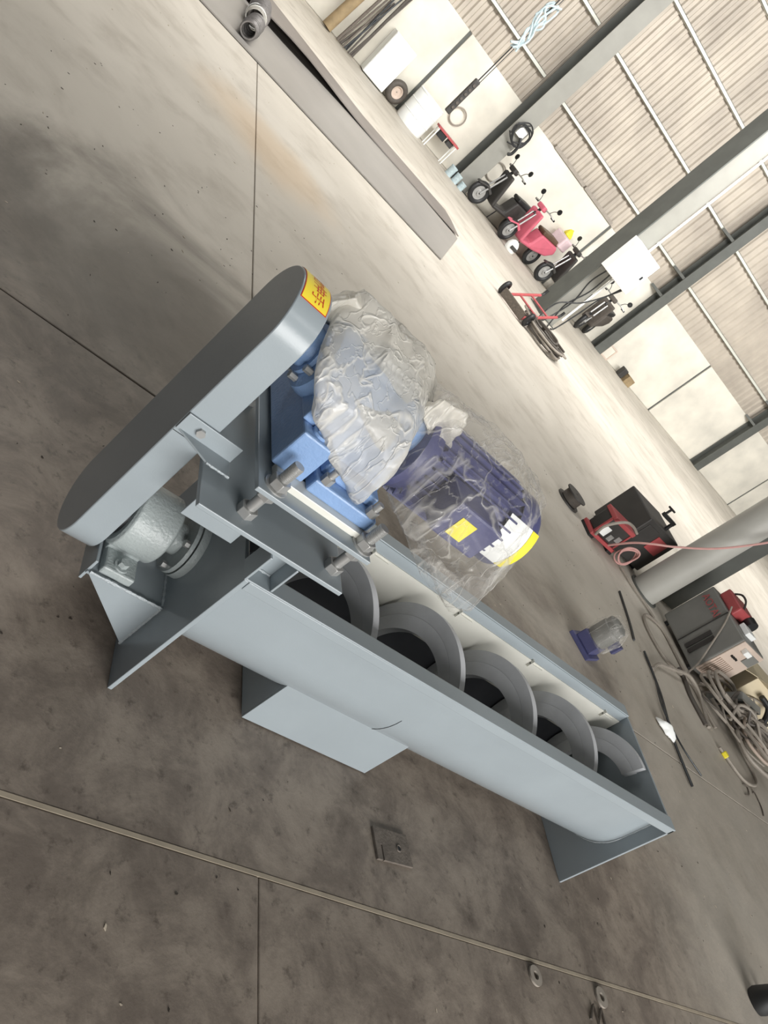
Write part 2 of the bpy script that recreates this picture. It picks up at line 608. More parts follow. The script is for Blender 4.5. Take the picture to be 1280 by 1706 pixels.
def h_column(name, x, y, w, d, z1, m_, label, flange=0.02):
    c = thing(name, label, 'column', (x, y, 0))
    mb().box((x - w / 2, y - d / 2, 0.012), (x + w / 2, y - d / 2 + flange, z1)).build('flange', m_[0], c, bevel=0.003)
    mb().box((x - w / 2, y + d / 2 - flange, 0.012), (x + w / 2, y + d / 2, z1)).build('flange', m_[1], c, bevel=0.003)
    mb().box((x - 0.008, y - d / 2 + flange, 0.012), (x + 0.008, y + d / 2 - flange, z1)).build('web', m_[1], c)  # rear flange and web darker: their shade is put into the colour
    mb().box((x - w / 2 - 0.05, y - d / 2 - 0.05, 0.0), (x + w / 2 + 0.05, y + d / 2 + 0.05, 0.012)).build('base_plate', m_[1], c)
    return c
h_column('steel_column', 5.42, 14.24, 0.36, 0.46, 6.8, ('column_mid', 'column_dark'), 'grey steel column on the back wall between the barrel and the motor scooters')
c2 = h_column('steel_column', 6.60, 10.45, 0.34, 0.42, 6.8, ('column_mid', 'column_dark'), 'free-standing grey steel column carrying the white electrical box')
# dark strip painting the shade of the column's left side and pale conduit on its right edge
mb().box((6.41, 10.20, 0.012), (6.432, 10.66, 6.8)).build('side_shade_strip', 'column_dark', c2)
mb().cyl((6.79, 10.22, 0.2), (6.79, 10.22, 6.8), 0.02, n=10).build('conduit', 'white', c2)
for x, lab in ((10.74, 'dark slim wall column right of the rearmost motor scooter'), (15.90, 'dark slim wall column at the far right of the back wall'), (21.0, 'dark slim wall column beyond the far right bay')):
    c = thing('wall_column', lab, 'column', (x, 14.36, 0))
    mb().box((x - 0.13, 14.22, 0.0), (x + 0.13, 14.24, 6.8)).build('flange', 'column_dark', c)
    mb().box((x - 0.13, 14.46, 0.0), (x + 0.13, 14.48, 6.8)).build('flange', 'column_dark', c)
    mb().box((x - 0.01, 14.24, 0.0), (x + 0.01, 14.46, 6.8)).build('web', 'column_dark', c)
    for z in (1.79, 2.36, 3.55, 4.76):
        mb().prism([(x - 0.13, 14.24, z - 0.03), (x - 0.40, 14.47, z - 0.03), (x - 0.13, 14.47, z - 0.03)], (0, 0, 0.06)).build('girt_cleat', 'column_dark', c)

# ================================================================== THE SCREW CONVEYOR
L_, W_, H_, WF = 1.666, 0.44, 0.416, 0.044
CY, CZ, RO, RI = 0.22, 0.25, 0.176, 0.171
SC_ = thing('screw_conveyor', 'grey painted shaftless screw conveyor with open trough and belt-driven gear motor', 'conveyor', (0.83, 0.22, 0))

def plate_x(x0, x1, y0, y1, z0, z1, name, parent, m_='paint', bev=0.0015):
    return mb().box((x0, y0, z0), (x1, y1, z1)).build(name, m_, parent, bevel=bev)
near_plate = plate_x(0.0, 0.010, 0.0, W_, 0.0, H_ - 0.004, 'end_plate', SC_)
far_plate = plate_x(L_ - 0.008, L_ + 0.002, 0.0, W_, 0.0, H_ - 0.004, 'end_plate', SC_)

def trough_shell(r, t, ztop, x0, x1):
    """U-section: outer radius r, thickness t"""
    prof_o, prof_i = [], []
    n = 28
    prof_o.append((CY - r, ztop))
    prof_i.append((CY - r + t, ztop))
    for i in range(n + 1):
        a = pi + pi * i / n
        prof_o.append((CY + r * cos(a), CZ + r * sin(a)))
        prof_i.append((CY + (r - t) * cos(a), CZ + (r - t) * sin(a)))
    prof_o.append((CY + r, ztop))
    prof_i.append((CY + r - t, ztop))
    pr = prof_o + prof_i[::-1]
    m_ = len(pr)
    k = len(prof_o)
    b = mb()
    b.add([(x0, y, z) for y, z in pr] + [(x1, y, z) for y, z in pr], [(i, (i + 1) % m_, m_ + (i + 1) % m_, m_ + i) for i in range(m_)], True)
    for s in (0, m_):
        b.f += [(s + i, s + i + 1, s + m_ - 2 - i, s + m_ - 1 - i) for i in range(k - 1)]
        b.sm += [False] * (k - 1)
    return b
trough = trough_shell(RO, 0.004, H_ - 0.003, 0.010, L_ - 0.008).build('trough', 'paint', SC_, angle=40)
for s_ in (-1, 1):
    # pale liner strips on the upper walls
    b_ = mb()
    pr = []
    for i in range(9):
        a = rad(6) * (1 - i / 8)
        pr.append((CY + s_ * (RO - 0.0045) * cos(a), CZ - (RO - 0.0045) * sin(a)))
    pr.append((CY + s_ * (RO - 0.0045), 0.382))
    pi_ = [(y - s_ * 0.003, z) for y, z in pr]
    k_ = len(pr)
    vs_ = [(x, y, z) for x in (0.012, L_ - 0.010) for y, z in pr + pi_[::-1]]
    m2 = 2 * k_
    fs = [(i, (i + 1) % m2, m2 + (i + 1) % m2, m2 + i) for i in range(m2)] + [tuple(range(m2)), tuple(range(m2, 2 * m2))[::-1]]
    b_.add(vs_, fs, True).build('liner', 'liner', trough, angle=40)
# dark sheet in the trough bottom: deep shade put into the colour
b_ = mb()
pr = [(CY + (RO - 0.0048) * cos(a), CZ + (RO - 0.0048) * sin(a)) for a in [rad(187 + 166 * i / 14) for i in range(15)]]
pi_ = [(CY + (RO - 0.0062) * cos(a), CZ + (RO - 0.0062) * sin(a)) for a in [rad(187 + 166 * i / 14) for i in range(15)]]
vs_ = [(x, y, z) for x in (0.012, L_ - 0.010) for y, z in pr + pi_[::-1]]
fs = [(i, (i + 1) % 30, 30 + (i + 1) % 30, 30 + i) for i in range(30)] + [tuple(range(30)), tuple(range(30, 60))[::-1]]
b_.add(vs_, fs, True).build('trough_shade_sheet', 'trough_shade', trough, angle=40)
mb().tube([(0.62, CY - RO * cos(a) - 0.0003, CZ - RO * sin(a) if a > 0 else CZ) for a in [0.0]] + [(0.62, CY - (RO + 0.0004) * cos(a), CZ - (RO + 0.0004) * sin(a)) for a in [i * 0.1 for i in range(1, 9)]], 0.0009, 5).build('seam', 'dark_steel', trough)
# outward top flanges with a short turned-down lip
for side in (0, 1):
    y0, y1 = (0.0, WF) if side == 0 else (W_ - WF, W_)
    q = mb().box((0.0, y0, H_ - 0.005), (L_ + 0.002, y1, H_))
    yl = 0.0 if side == 0 else W_ - 0.004
    q.box((0.012, yl, H_ - 0.027), (L_ + 0.002, yl + 0.004, H_ - 0.0045))
    q.build('top_flange', 'paint', SC_, bevel=0.0012)
# liner hold-down clips on the back wall of the trough
for x in (0.446, 0.796, 1.145, 1.568):
    q = mb()
    q.box((x - 0.012, W_ - WF - 0.014, 0.372), (x + 0.048, W_ - WF - 0.001, 0.376))
    q.box((x - 0.012, W_ - WF - 0.016, 0.360), (x - 0.008, W_ - WF - 0.001, 0.388))
    q.build('liner_clip', 'liner', trough)

# shaftless spiral: two-layer flat ribbon
SR, SRI, SZ, PITCH, X0 = 0.163, 0.088, 0.2485, 0.3143, 0.3585
def helix(r, a, dx):
    return Vector((X0 + PITCH * a / (2 * pi) + dx, CY - r * sin(a), SZ + r * cos(a)))
def ribbon(r0, r1, a0, a1, t, n):
    b = mb()
    vs_ = []
    for i in range(n + 1):
        a = a0 + (a1 - a0) * i / n
        vs_ += [helix(r0, a, 0), helix(r1, a, 0), helix(r1, a, t), helix(r0, a, t)]
    fs = []
    for i in range(n):
        for k in range(4):
            k2 = (k + 1) % 4
            fs.append((i * 4 + k, i * 4 + k2, i * 4 + 4 + k2, i * 4 + 4 + k))
    fs += [(0, 1, 2, 3), (n * 4 + 3, n * 4 + 2, n * 4 + 1, n * 4)]
    return b.add(vs_, fs, True)
A0, A1 = -2 * pi * 0.92, 2 * pi * 4 + 0.16
spiral = ribbon(SRI, 0.128, A0, A1, 0.026, 420).build('screw_flight', 'steel_flight', SC_, angle=40)
ribbon(0.1285, SR, A0, A1, 0.019, 420).build('outer_flight', 'steel_flight', spiral, angle=40)
mb().cyl((-0.24, CY, 0.236), (0.07, CY, 0.236), 0.024, n=24).build('drive_shaft', 'dark_steel', SC_)
mb().lathe((0.010, CY, SZ), (1, 0, 0), [(0, 0.02), (0, 0.10), (0.02, 0.10), (0.02, 0.095), (0.05, 0.095), (0.05, 0.02)]).build('screw_coupling', 'dark_steel', SC_)

# discharge chute under the trough
XC0, XC1, YC0, YC1 = 0.342, 0.757, 0.070, 0.370
chute = mb()
zt = 0.165
chute.box((XC0, YC0, 0.004), (XC1, YC0 + 0.006, zt))
chute = chute.build('discharge_chute', 'paint', SC_, bevel=0.001)
mb().box((XC0, YC1 - 0.006, 0.004), (XC1, YC1, zt)).build('chute_side', 'paint', chute)
def side_wall(x):
    # upper edge follows the trough
    pts = [(x, YC0 + 0.006, 0.004), (x, YC1 - 0.006, 0.004), (x, YC1 - 0.006, 0.155)]
    for i in range(13):
        a = rad(-35 - 110 * i / 12)
        pts.append((x, CY + (RO + 0.001) * cos(a), CZ + (RO + 0.001) * sin(a)))
    pts.append((x, YC0 + 0.006, 0.155))
    return pts
for x in (XC0, XC1 - 0.006):
    mb().prism(side_wall(x), (0.006, 0, 0)).build('chute_side', 'paint', chute)

def bead(pts, r, parent, n=10):
    pts = smooth_path(pts, n)
    return mb().tube(pts, r, 5, jit=0.7).build('weld_bead', 'weld', parent)
bead([(XC0 + 0.01 + 0.04 * i, YC0 + 0.003, zt + 0.001) for i in range(11)], 0.0028, chute, 5)
bead([(L_ - 0.009, CY + (RO + 0.001) * cos(a), CZ + (RO + 0.001) * sin(a)) for a in [pi + i * pi / 2 / 8 for i in range(9)]], 0.003, far_plate, 5)
bead([(L_ - 0.009, CY - RO - 0.001, CZ + 0.02 * i) for i in range(8)], 0.003, far_plate, 4)

# ---- motor mounting: two upright channels, lower plate, threaded rods, upper plate
PZ0, PZ1 = 0.487, 0.497
for yw, s in ((0.044, -1), (0.396, 1)):
    q = mb()
    q.box((0.0, yw - 0.003, H_), (0.060, yw + 0.003, PZ0))
    q.box((0.056, min(yw, yw + s * 0.042), H_), (0.061, max(yw, yw + s * 0.042), PZ0))
    q.box((-0.006, min(yw, yw + s * 0.050), H_ + (0.004 if s > 0 else 0.0)), (-0.001, max(yw, yw + s * 0.050), PZ0))
    ch = q.build('support_channel', 'paint', SC_, bevel=0.0012)
    if s < 0:
        bead([(0.006, yw - 0.004, H_ + 0.001), (0.03, yw - 0.004, H_ + 0.001), (0.054, yw - 0.004, H_ + 0.001)], 0.003, ch)
lower = mb().box((-0.171, 0.004, PZ0), (0.163, 0.436, PZ1)).build('lower_mounting_plate', 'paint', SC_, bevel=0.0015)
mb().box((-0.156, 0.052, 0.424), (-0.045, 0.056, PZ0)).build('stiffener', 'paint', lower, bevel=0.001)
mb().box((-0.155, 0.364, 0.435), (-0.045, 0.370, PZ0)).build('stiffener', 'paint', lower, bevel=0.001)
UZ0, UZ1 = 0.567, 0.577
upper = mb().box((-0.115, 0.020, UZ0), (0.157, 0.440, UZ1)).build('upper_mounting_plate', 'paint', SC_, bevel=0.0015)
for x in (-0.077, 0.135):
    for y in (0.050, 0.400):
        r = mb().cyl((x, y, 0.474), (x, y, 0.637), 0.0105, n=16)
        for k in range(14):
            r.torus((x, y, 0.590 + k * 0.0034), (0, 0, 1), 0.0103, 0.0013, 16, 5)
        r = r.build('threaded_rod', 'bolt', SC_)
        for z0, z1 in ((PZ1, PZ1 + 0.018), (UZ0 - 0.018, UZ0), (UZ1 + 0.003, UZ1 + 0.021), (PZ0 - 0.016, PZ0)):
            mb().hexa((x, y, z0), (x, y, z1), 0.019).build('nut', 'bolt', r, bevel=0.001)
        mb().cyl((x, y, UZ1), (x, y, UZ1 + 0.003), 0.024, n=24).build('washer', 'bolt', r)

# ---- belt guard: upright obround sheet-metal box
GX0, GX1, GR, GYB, GZB, GYT, GZT = -0.2436, -0.179, 0.093, 0.22, 0.232, 0.232, 0.739
def obround(x, r, n=30):
    pts = []
    th = math.atan2(GZT - GZB, GYT - GYB)
    for i in range(n + 1):
        a = th - pi / 2 + pi * i / n
        pts.append((x, GYT + r * cos(a), GZT + r * sin(a)))
    for i in range(n + 1):
        a = th + pi / 2 + pi * i / n
        pts.append((x, GYB + r * cos(a), GZB + r * sin(a)))
    return pts
guard = mb().prism(obround(GX0, GR), (GX1 - GX0, 0, 0), smooth=True).build('belt_guard', 'paint', SC_, bevel=0.0022, angle=30)
# seam between the two rim halves
mb().tube([(GX0 + 0.002, GYB + 0.012 * 0.55 - GR - 0.0003, 0.505), (GX0 + 0.064, GYB + 0.012 * 0.55 - GR - 0.0003, 0.505)], 0.0008, 5).build('rim_seam', 'dark_steel', guard)
# sticker wrapped over the top of the rim, with lettering
q = mb()
n = 18
def arc(x, deg, r):
    t = rad(deg)
    return (x, GYT - r * sin(t), GZT + r * cos(t))
def wrapped(x0, x1, d0, d1, r, thick=0.0006):
    b = mb()
    vs_ = []
    for i in range(n + 1):
        d = d0 + (d1 - d0) * i / n
        vs_ += [arc(x0, d, r), arc(x1, d, r), arc(x1, d, r - thick), arc(x0, d, r - thick)]
    fs = []
    for i in range(n):
        for k in range(4):
            k2 = (k + 1) % 4
            fs.append((i * 4 + k, i * 4 + k2, i * 4 + 4 + k2, i * 4 + 4 + k))
    fs += [(0, 1, 2, 3), (n * 4 + 3, n * 4 + 2, n * 4 + 1, n * 4)]
    return b.add(vs_, fs, True)
wrapped(GX0 + 0.004, GX1 - 0.005, -36, 35, GR + 0.0008).build('sticker_border', 'red_ink', guard)
wrapped(GX0 + 0.0055, GX1 - 0.0065, -35, 34, GR + 0.0012).build('warning_sticker', 'sticker', guard)
vs_, fs = text_mesh('请勿伸手', 0.0245)
def put_text(v):
    # reading direction runs over the rim towards the viewer, tops of the characters towards +x
    deg = 1.0 + math.degrees(v.x / GR) * 1.0
    return arc((GX0 + GX1) / 2 + v.y * 1.25, deg, GR + 0.0016)
mb().add([put_text(v) for v in vs_], fs).build('sticker_lettering', 'red_ink', guard)
# angle bracket holding the guard to the mounting plate
yb = GYB + 0.0055 - GR
q = mb()
q.box((GX0 + 0.001, yb - 0.004, 0.513), (-0.128, yb - 0.0003, 0.552))
q.prism([(GX0 + 0.002, yb - 0.001, 0.513), (-0.128, yb - 0.001, 0.513), (-0.128, yb - 0.045, 0.513), (GX1 + 0.002, yb - 0.045, 0.513)], (0, 0, 0.004))
br = q.build('guard_bracket', 'paint', SC_, bevel=0.001)
bead([(GX1 + 0.002, yb - 0.045, 0.515), (-0.155, yb - 0.045, 0.515), (-0.128, yb - 0.045, 0.515)], 0.0022, br)
mb().hexa((-0.205, yb - 0.010, 0.533), (-0.205, yb - 0.004, 0.533), 0.009).build('bolt', 'bolt', br)

# ---- pillow-block bearing on a welded shelf in front of the near end plate
SHZ = 0.160
q = mb()
q.box((-0.170, 0.100, SHZ - 0.008), (0.0, 0.345, SHZ))
shelf = q.build('bearing_shelf', 'paint', SC_, bevel=0.0012)
for y in (0.098, 0.341):
    mb().prism([(-0.170, y, SHZ), (0.0, y, SHZ + 0.003), (0.0, y, 0.020)], (0, 0.006, 0)).build('gusset', 'paint', shelf, bevel=0.001)
mb().box((-0.171, 0.104, SHZ - 0.03), (-0.165, 0.341, SHZ + 0.028)).build('shelf_lip', 'paint', shelf, bevel=0.001)
bead([(-0.165 + 0.016 * i, 0.099, SHZ + 0.0015) for i in range(11)], 0.0035, shelf, 4)
bead([(-0.001, 0.105 + 0.02 * i, SHZ + 0.001) for i in range(12)], 0.0035, shelf, 4)
bead([(-0.002, 0.099, SHZ - 0.014 * i) for i in range(11)], 0.0032, shelf, 4)
BX0, BX1, BY, BZ = -0.158, -0.075, 0.22, 0.236
q = mb()
q.lathe((BX0, BY, BZ), (1, 0, 0), [(0, 0.03), (0, 0.068), (0.005, 0.075), (0.088, 0.075), (0.094, 0.068), (0.094, 0.03)], 36)
q.prism([(BX0 + 0.006, BY - 0.066, BZ), (BX0 + 0.006, BY - 0.056, SHZ + 0.012), (BX0 + 0.006, BY + 0.056, SHZ + 0.012), (BX0 + 0.006, BY + 0.066, BZ)], (0.070, 0, 0))
bear = q.build('bearing_housing', 'casting', SC_, bevel=0.002, angle=30)
mb().box((BX0 + 0.008, BY - 0.112, SHZ), (BX1 - 0.006, BY + 0.112, SHZ + 0.022)).build('bearing_foot', 'casting', bear, bevel=0.004)
for sx in (-1, 1):
    y = BY + sx * 0.092
    mb().cyl((BX0 + 0.042, y, SHZ + 0.022), (BX0 + 0.042, y, SHZ + 0.026), 0.016, n=20).build('washer', 'casting', bear)
    mb().hexa((BX0 + 0.042, y, SHZ + 0.026), (BX0 + 0.042, y, SHZ + 0.038), 0.011).build('bolt', 'casting', bear, bevel=0.0008)
mb().lathe((BX0 - 0.010, BY, BZ), (1, 0, 0), [(0, 0.026), (0, 0.055), (0.010, 0.055)], 32).build('end_cap', 'dark_steel', bear)
# packing gland against the plate
q = mb().lathe((-0.030, CY, BZ), (1, 0, 0), [(0, 0.025), (0, 0.072), (0.009, 0.072), (0.009, 0.030)], 36)
q.lathe((-0.018, CY, BZ), (1, 0, 0), [(0, 0.03), (0, 0.074), (0.018, 0.074)], 36)
gland = q.build('packing_gland', 'casting', SC_, angle=30)
mb().lathe((-0.058, CY, BZ), (1, 0, 0), [(0, 0.025), (0, 0.034), (0.028, 0.034), (0.028, 0.026)], 28).build('gland_sleeve', 'casting', gland, angle=30)
for a in (40, 140, 220, 320):
    y, z = CY + 0.058 * cos(rad(a)), BZ + 0.058 * sin(rad(a))
    mb().hexa((-0.040, y, z), (-0.030, y, z), 0.008).build('gland_bolt', 'bolt', gland)

# ---- gear reducer on two flat bars
GBY = 0.235
for y in (0.058, 0.372):
    mb().box((-0.085, y, UZ1), (0.150, y + 0.040, UZ1 + 0.014)).build('packing_bar', 'liner', upper, bevel=0.001)
gz0 = UZ1 + 0.014
q = mb()
q.prism([(-0.095, 0.125, gz0 + 0.02), (0.125, 0.125, gz0 + 0.02), (0.125, 0.160, 0.668), (0.110, 0.160, 0.735), (-0.085, 0.160, 0.735), (-0.095, 0.145, 0.668)], (0, 0.185, 0))
gear = q.build('gear_reducer', 'blue', SC_, bevel=0.006)
def foot(x0, x1, y0, y1, z1):
    mb().box((x0, y0, gz0), (x1, y1, z1)).build('foot', 'blue', gear, bevel=0.004)
foot(-0.100, -0.030, 0.085, 0.385, gz0 + 0.085)
foot(-0.020, 0.135, 0.075, 0.395, gz0 + 0.030)
mb().box((-0.105, 0.120, gz0 + 0.085), (-0.060, 0.350, gz0 + 0.112)).build('rib', 'blue', gear, bevel=0.003)
mb().box((-0.010, 0.105, gz0 + 0.030), (0.120, 0.365, gz0 + 0.055)).build('rib', 'blue', gear, bevel=0.004)
mb().cyl((-0.065, 0.110, gz0 + 0.085), (-0.065, 0.110, gz0 + 0.091), 0.017, n=24).build('boss', 'blue', gear, bevel=0.001)
mb().hexa((-0.065, 0.110, gz0 + 0.091), (-0.065, 0.110, gz0 + 0.098), 0.010).build('bolt', 'blue', gear)
for x in (0.0, 0.115):
    b_ = mb().hexa((x, 0.085, gz0 + 0.030), (x, 0.085, gz0 + 0.046), 0.012)
    b_.cyl((x, 0.085, gz0 + 0.046), (x, 0.085, gz0 + 0.062), 0.007, n=12)
    b_.build('anchor_bolt', 'bolt', gear)
q = mb().lathe((-0.160, GYT, GZT), (1, 0, 0), [(0, 0.02), (0, 0.040), (0.018, 0.040), (0.018, 0.050), (0.026, 0.050), (0.026, 0.045), (0.034, 0.072), (0.050, 0.078), (0.12, 0.076), (0.21, 0.074), (0.24, 0.060), (0.29, 0.050)], 36)
hub = q.build('reducer_housing', 'blue', gear, angle=32)
for k in range(8):
    a = 2 * pi * k / 8 + 0.2
    y, z = GYT + 0.058 * cos(a), GZT + 0.058 * sin(a)
    mb().hexa((-0.146, y, z), (-0.130, y, z), 0.007).build('flange_bolt', 'bolt', gear)
mb().cyl((-0.21, GYT, GZT), (-0.155, GYT, GZT), 0.022, n=24).build('output_shaft', 'bolt', SC_)
# ---- electric motor
MY, MZ = 0.240, 0.712
motor = mb().cyl((0.165, MY, MZ), (0.435, MY, MZ), 0.083, n=40).build('motor', 'navy', SC_)
mb().lathe((0.125, MY, MZ), (1, 0, 0), [(0, 0.05), (0, 0.098), (0.016, 0.098), (0.016, 0.088), (0.045, 0.086)], 40).build('motor_flange', 'navy', motor, angle=30)
mb().lathe((0.425, MY, MZ), (1, 0, 0), [(0, 0.092), (0.055, 0.092), (0.075, 0.082), (0.080, 0.055), (0.080, 0.005)], 40).build('fan_cover', 'navy', motor, angle=40)
fin = None
for k in range(26):
    a = 2 * pi * k / 26
    if fin is None:
        fin = mb().box((0.175, -0.0022, 0.080), (0.420, 0.0022, 0.096)).build('cooling_fin', 'navy', motor, local=True)
    f_ = fin if k == 0 else fin.copy()
    if k:
        COL.objects.link(f_)
    f_.parent = motor
    f_.location = Vector((0, MY, MZ)) - origin(motor)
    f_.rotation_euler = (a, 0, 0)
tb = mb().box((0.215, MY - 0.165, MZ - 0.035), (0.345, MY - 0.080, MZ + 0.050)).build('terminal_box', 'navy', motor, bevel=0.006)
mb().prism([(0.245, MY - 0.1655, MZ - 0.018), (0.288, MY - 0.1655, MZ - 0.018), (0.288, MY - 0.1655, MZ + 0.028), (0.245, MY - 0.1655, MZ + 0.028)], (0, -0.001, 0)).build('yellow_label', 'yellow', motor)
q = mb()
pts = []
for i in range(9):
    a = rad(138 + 9 * i)
    pts.append((MY + 0.0945 * cos(a), MZ + 0.0945 * sin(a)))
b_ = mb()
b_.add([(0.395, y, z) for y, z in pts] + [(0.470, y, z) for y, z in pts], [(i, i + 1, 10 + i, 9 + i) for i in range(8)], True)
b_.build('paper_label', 'white', motor)
b_ = mb()
b_.add([(0.471, y, z) for y, z in pts] + [(0.495, y * 0.98 + MY * 0.02, z * 0.98 + MZ * 0.02) for y, z in pts], [(i, i + 1, 10 + i, 9 + i) for i in range(8)], True)
b_.build('label_end', 'yellow', motor)

# ================================================================== POLYTHENE BAGS
def hull_planes(pts):
    bm = bmesh.new()
    for p in pts:
        bm.verts.new(p)
    bmesh.ops.convex_hull(bm, input=list(bm.verts))
    bm.normal_update()
    c = sum((Vector(p) for p in pts), Vector()) / len(pts)
    out = []
    for f in bm.faces:
        nrm = f.normal.copy()
        h = nrm.dot(f.calc_center_median() - c)
        if h < 0:
            nrm, h = -nrm, -h
        out.append((nrm, h))
    bm.free()
    return c, out

def bag_mesh(pts, seed, amp, sub=5, ridge=14.0, soft=14.0, fold=(0.15, -0.75, -0.65)):
    """closed thin film round a hull, pulled into long folds along `fold` and small flat facets"""
    c, pl = hull_planes(pts)
    bm = bmesh.new()
    bmesh.ops.create_icosphere(bm, subdivisions=sub, radius=1)
    sv = Vector((seed * 3.1, seed * 1.7, seed * 5.3))
    F = Vector(fold).normalized()
    U = F.orthogonal().normalized()
    V = F.cross(U)
    for v in bm.verts:
        d = v.co.normalized()
        acc = 0.0
        for nrm, h in pl:
            k = d.dot(nrm)
            if k > 0.02:
                acc += (k / h) ** soft
        r = acc ** (-1.0 / soft)
        p = c + d * r
        lo = noise.noise(p * 6 + sv)
        q1 = Vector((p.dot(U), p.dot(V), p.dot(F) * 0.16)) * ridge + sv
        q1 += Vector((lo, noise.noise(p * 5 - sv), 0)) * 0.5
        rg = 1.0 - abs(noise.noise(q1)) * 2.4
        cell = noise.voronoi(p * ridge * 1.5 + sv)[0]
        fc = (cell[1] - cell[0])
        r += amp * (rg * 0.8 + fc * 0.35 + lo * 0.9 - 0.55)
        v.co = c + d * r
    return bm

def bag_object(name, bm, material, parent=None):
    me = bpy.data.meshes.new(name)
    bm.to_mesh(me)
    bm.free()
    for p in me.polygons:
        p.use_smooth = True
    me.materials.append(M[material])
    o = bpy.data.objects.new(name, me)
    COL.objects.link(o)
    return o
pts = [(-0.175, 0.27, 0.830), (-0.140, 0.27, 0.880), (-0.010, 0.26, 0.890), (0.080, 0.30, 0.865), (0.140, 0.30, 0.810), (0.165, 0.28, 0.690), (0.130, 0.18, 0.600),
       (0.060, 0.060, 0.610), (0.080, 0.050, 0.680), (-0.095, 0.070, 0.680), (-0.165, 0.10, 0.765), (0.06, 0.06, 0.77), (-0.1, 0.40, 0.82), (0.1, 0.41, 0.80), (0.1, 0.39, 0.64), (-0.07, 0.39, 0.70)]
b1 = bag_object('plastic_bag', bag_mesh(pts, 1.3, 0.017, 6, 15.0), 'film_milky')
at(b1, (0.02, 0.24, 0.70))
tag(b1, 'milky crumpled plastic bag pulled over the blue gear reducer', 'plastic bag')
pts = [(-0.120, 0.20, 0.80), (-0.07, 0.22, 0.845), (0.06, 0.22, 0.845), (0.105, 0.25, 0.78), (0.11, 0.2, 0.70), (0.06, 0.115, 0.705), (-0.05, 0.14, 0.74), (0.0, 0.36, 0.8), (0.08, 0.36, 0.72), (-0.08, 0.34, 0.75)]
b2 = bag_object('bubble_wrap', bag_mesh(pts, 4.1, 0.006, 4), 'bubble')
at(b2, (0.0, 0.24, 0.74))
tag(b2, 'grey bubble wrap bundled round the reducer inside the milky bag', 'bubble wrap')
pts = [(0.070, 0.24, 0.830), (0.130, 0.24, 0.850), (0.235, 0.25, 0.865), (0.340, 0.25, 0.865), (0.500, 0.25, 0.825), (0.555, 0.24, 0.740), (0.550, 0.19, 0.640), (0.500, 0.10, 0.560),
       (0.400, 0.030, 0.570), (0.200, 0.030, 0.670), (0.140, 0.10, 0.660), (0.33, 0.030, 0.80), (0.52, 0.38, 0.78), (0.17, 0.41, 0.80), (0.52, 0.37, 0.62), (0.17, 0.40, 0.62), (0.45, 0.2, 0.53)]
pts = [(0.33 + (x - 0.33) * 1.09, 0.22 + (y - 0.22) * 1.06, 0.70 + (z - 0.70) * 1.05) for x, y, z in pts]
b3 = bag_object('plastic_bag', bag_mesh(pts, 2.2, 0.022, 6, 14.0, 14.0, (0.3, -0.8, -0.3)), 'film_clear')
at(b3, (0.32, 0.23, 0.60))
tag(b3, 'clear crumpled plastic bag over the indigo electric motor', 'plastic bag')

def bag_part(name, parent, pts, seed, amp, material, fold):
    o = bag_object(name, bag_mesh(pts, seed, amp, 5, 26.0, 10.0, fold), material)
    d = origin(parent)
    for v in o.data.vertices:
        v.co -= d
    o.parent = parent
    return o
bag_part('gathered_neck', b1, [(-0.180, 0.235, 0.812), (-0.145, 0.240, 0.872), (-0.115, 0.245, 0.845), (-0.140, 0.25, 0.785), (-0.172, 0.29, 0.81), (-0.13, 0.30, 0.85), (-0.105, 0.29, 0.82)], 5.5, 0.010, 'film_milky', (0.3, 0.2, 0.9))
bag_part('gathered_neck', b3, [(0.065, 0.185, 0.815), (0.085, 0.19, 0.855), (0.160, 0.20, 0.860), (0.205, 0.20, 0.790), (0.165, 0.18, 0.740), (0.10, 0.25, 0.80), (0.15, 0.25, 0.84), (0.19, 0.24, 0.76)], 6.1, 0.014, 'film_milky', (0.8, -0.2, -0.5))
bag_part('hanging_tail', b3, [(0.270, 0.050, 0.650), (0.370, 0.050, 0.640), (0.372, 0.045, 0.596), (0.300, 0.05, 0.60), (0.28, 0.085, 0.64), (0.36, 0.085, 0.63), (0.36, 0.08, 0.60)], 8.4, 0.008, 'film_clear', (0.3, -0.2, -0.9))

# ================================================================== THINGS ON THE WORKSHOP FLOOR, NEAR
# small loose steel plate with slot and hole
pl = thing('loose_steel_plate', 'small square rusty steel plate with slot and hole lying in front of the conveyor', 'steel plate', (0.83, -0.105, 0))
mb().prism([(0.762, -0.070, 0.001), (0.770, -0.150, 0.001), (0.789, -0.149, 0.001), (0.786, -0.110, 0.001), (0.790, -0.110, 0.001), (0.794, -0.148, 0.001), (0.902, -0.140, 0.001), (0.890, -0.060, 0.001)], (0, 0, 0.007)).build('plate', 'rust', pl, bevel=0.0006)
mb().torus((0.853, -0.104, 0.0085), (0, 0, 1), 0.008, 0.002, 18, 6).build('hole_rim', 'rust', pl)
mb().cyl((0.853, -0.104, 0.0080), (0.853, -0.104, 0.0086), 0.007, n=16).build('hole', 'black', pl)
for (x, y, r, lab) in ((1.372, -0.312, 0.026, 'rusty washer on the floor nearer the loose plate'), (1.712, -0.318, 0.028, 'rusty washer on the floor beside the zigzag offcut')):
    w_ = mb().lathe((x, y, 0.001), (0, 0, 1), [(0, r * 0.42), (0, r), (0.006, r), (0.006, r * 0.42), (0, r * 0.42)], 24).build('steel_washer', 'cable_grey', angle=30)
    at(w_, (x, y, 0))
    tag(w_, lab, 'washer', 'washers by the floor joint')
q = mb().tube([(1.615, -0.385, 0.004), (1.650, -0.345, 0.004), (1.652, -0.392, 0.004), (1.690, -0.350, 0.004), (1.690, -0.398, 0.004)], 0.004, 6)
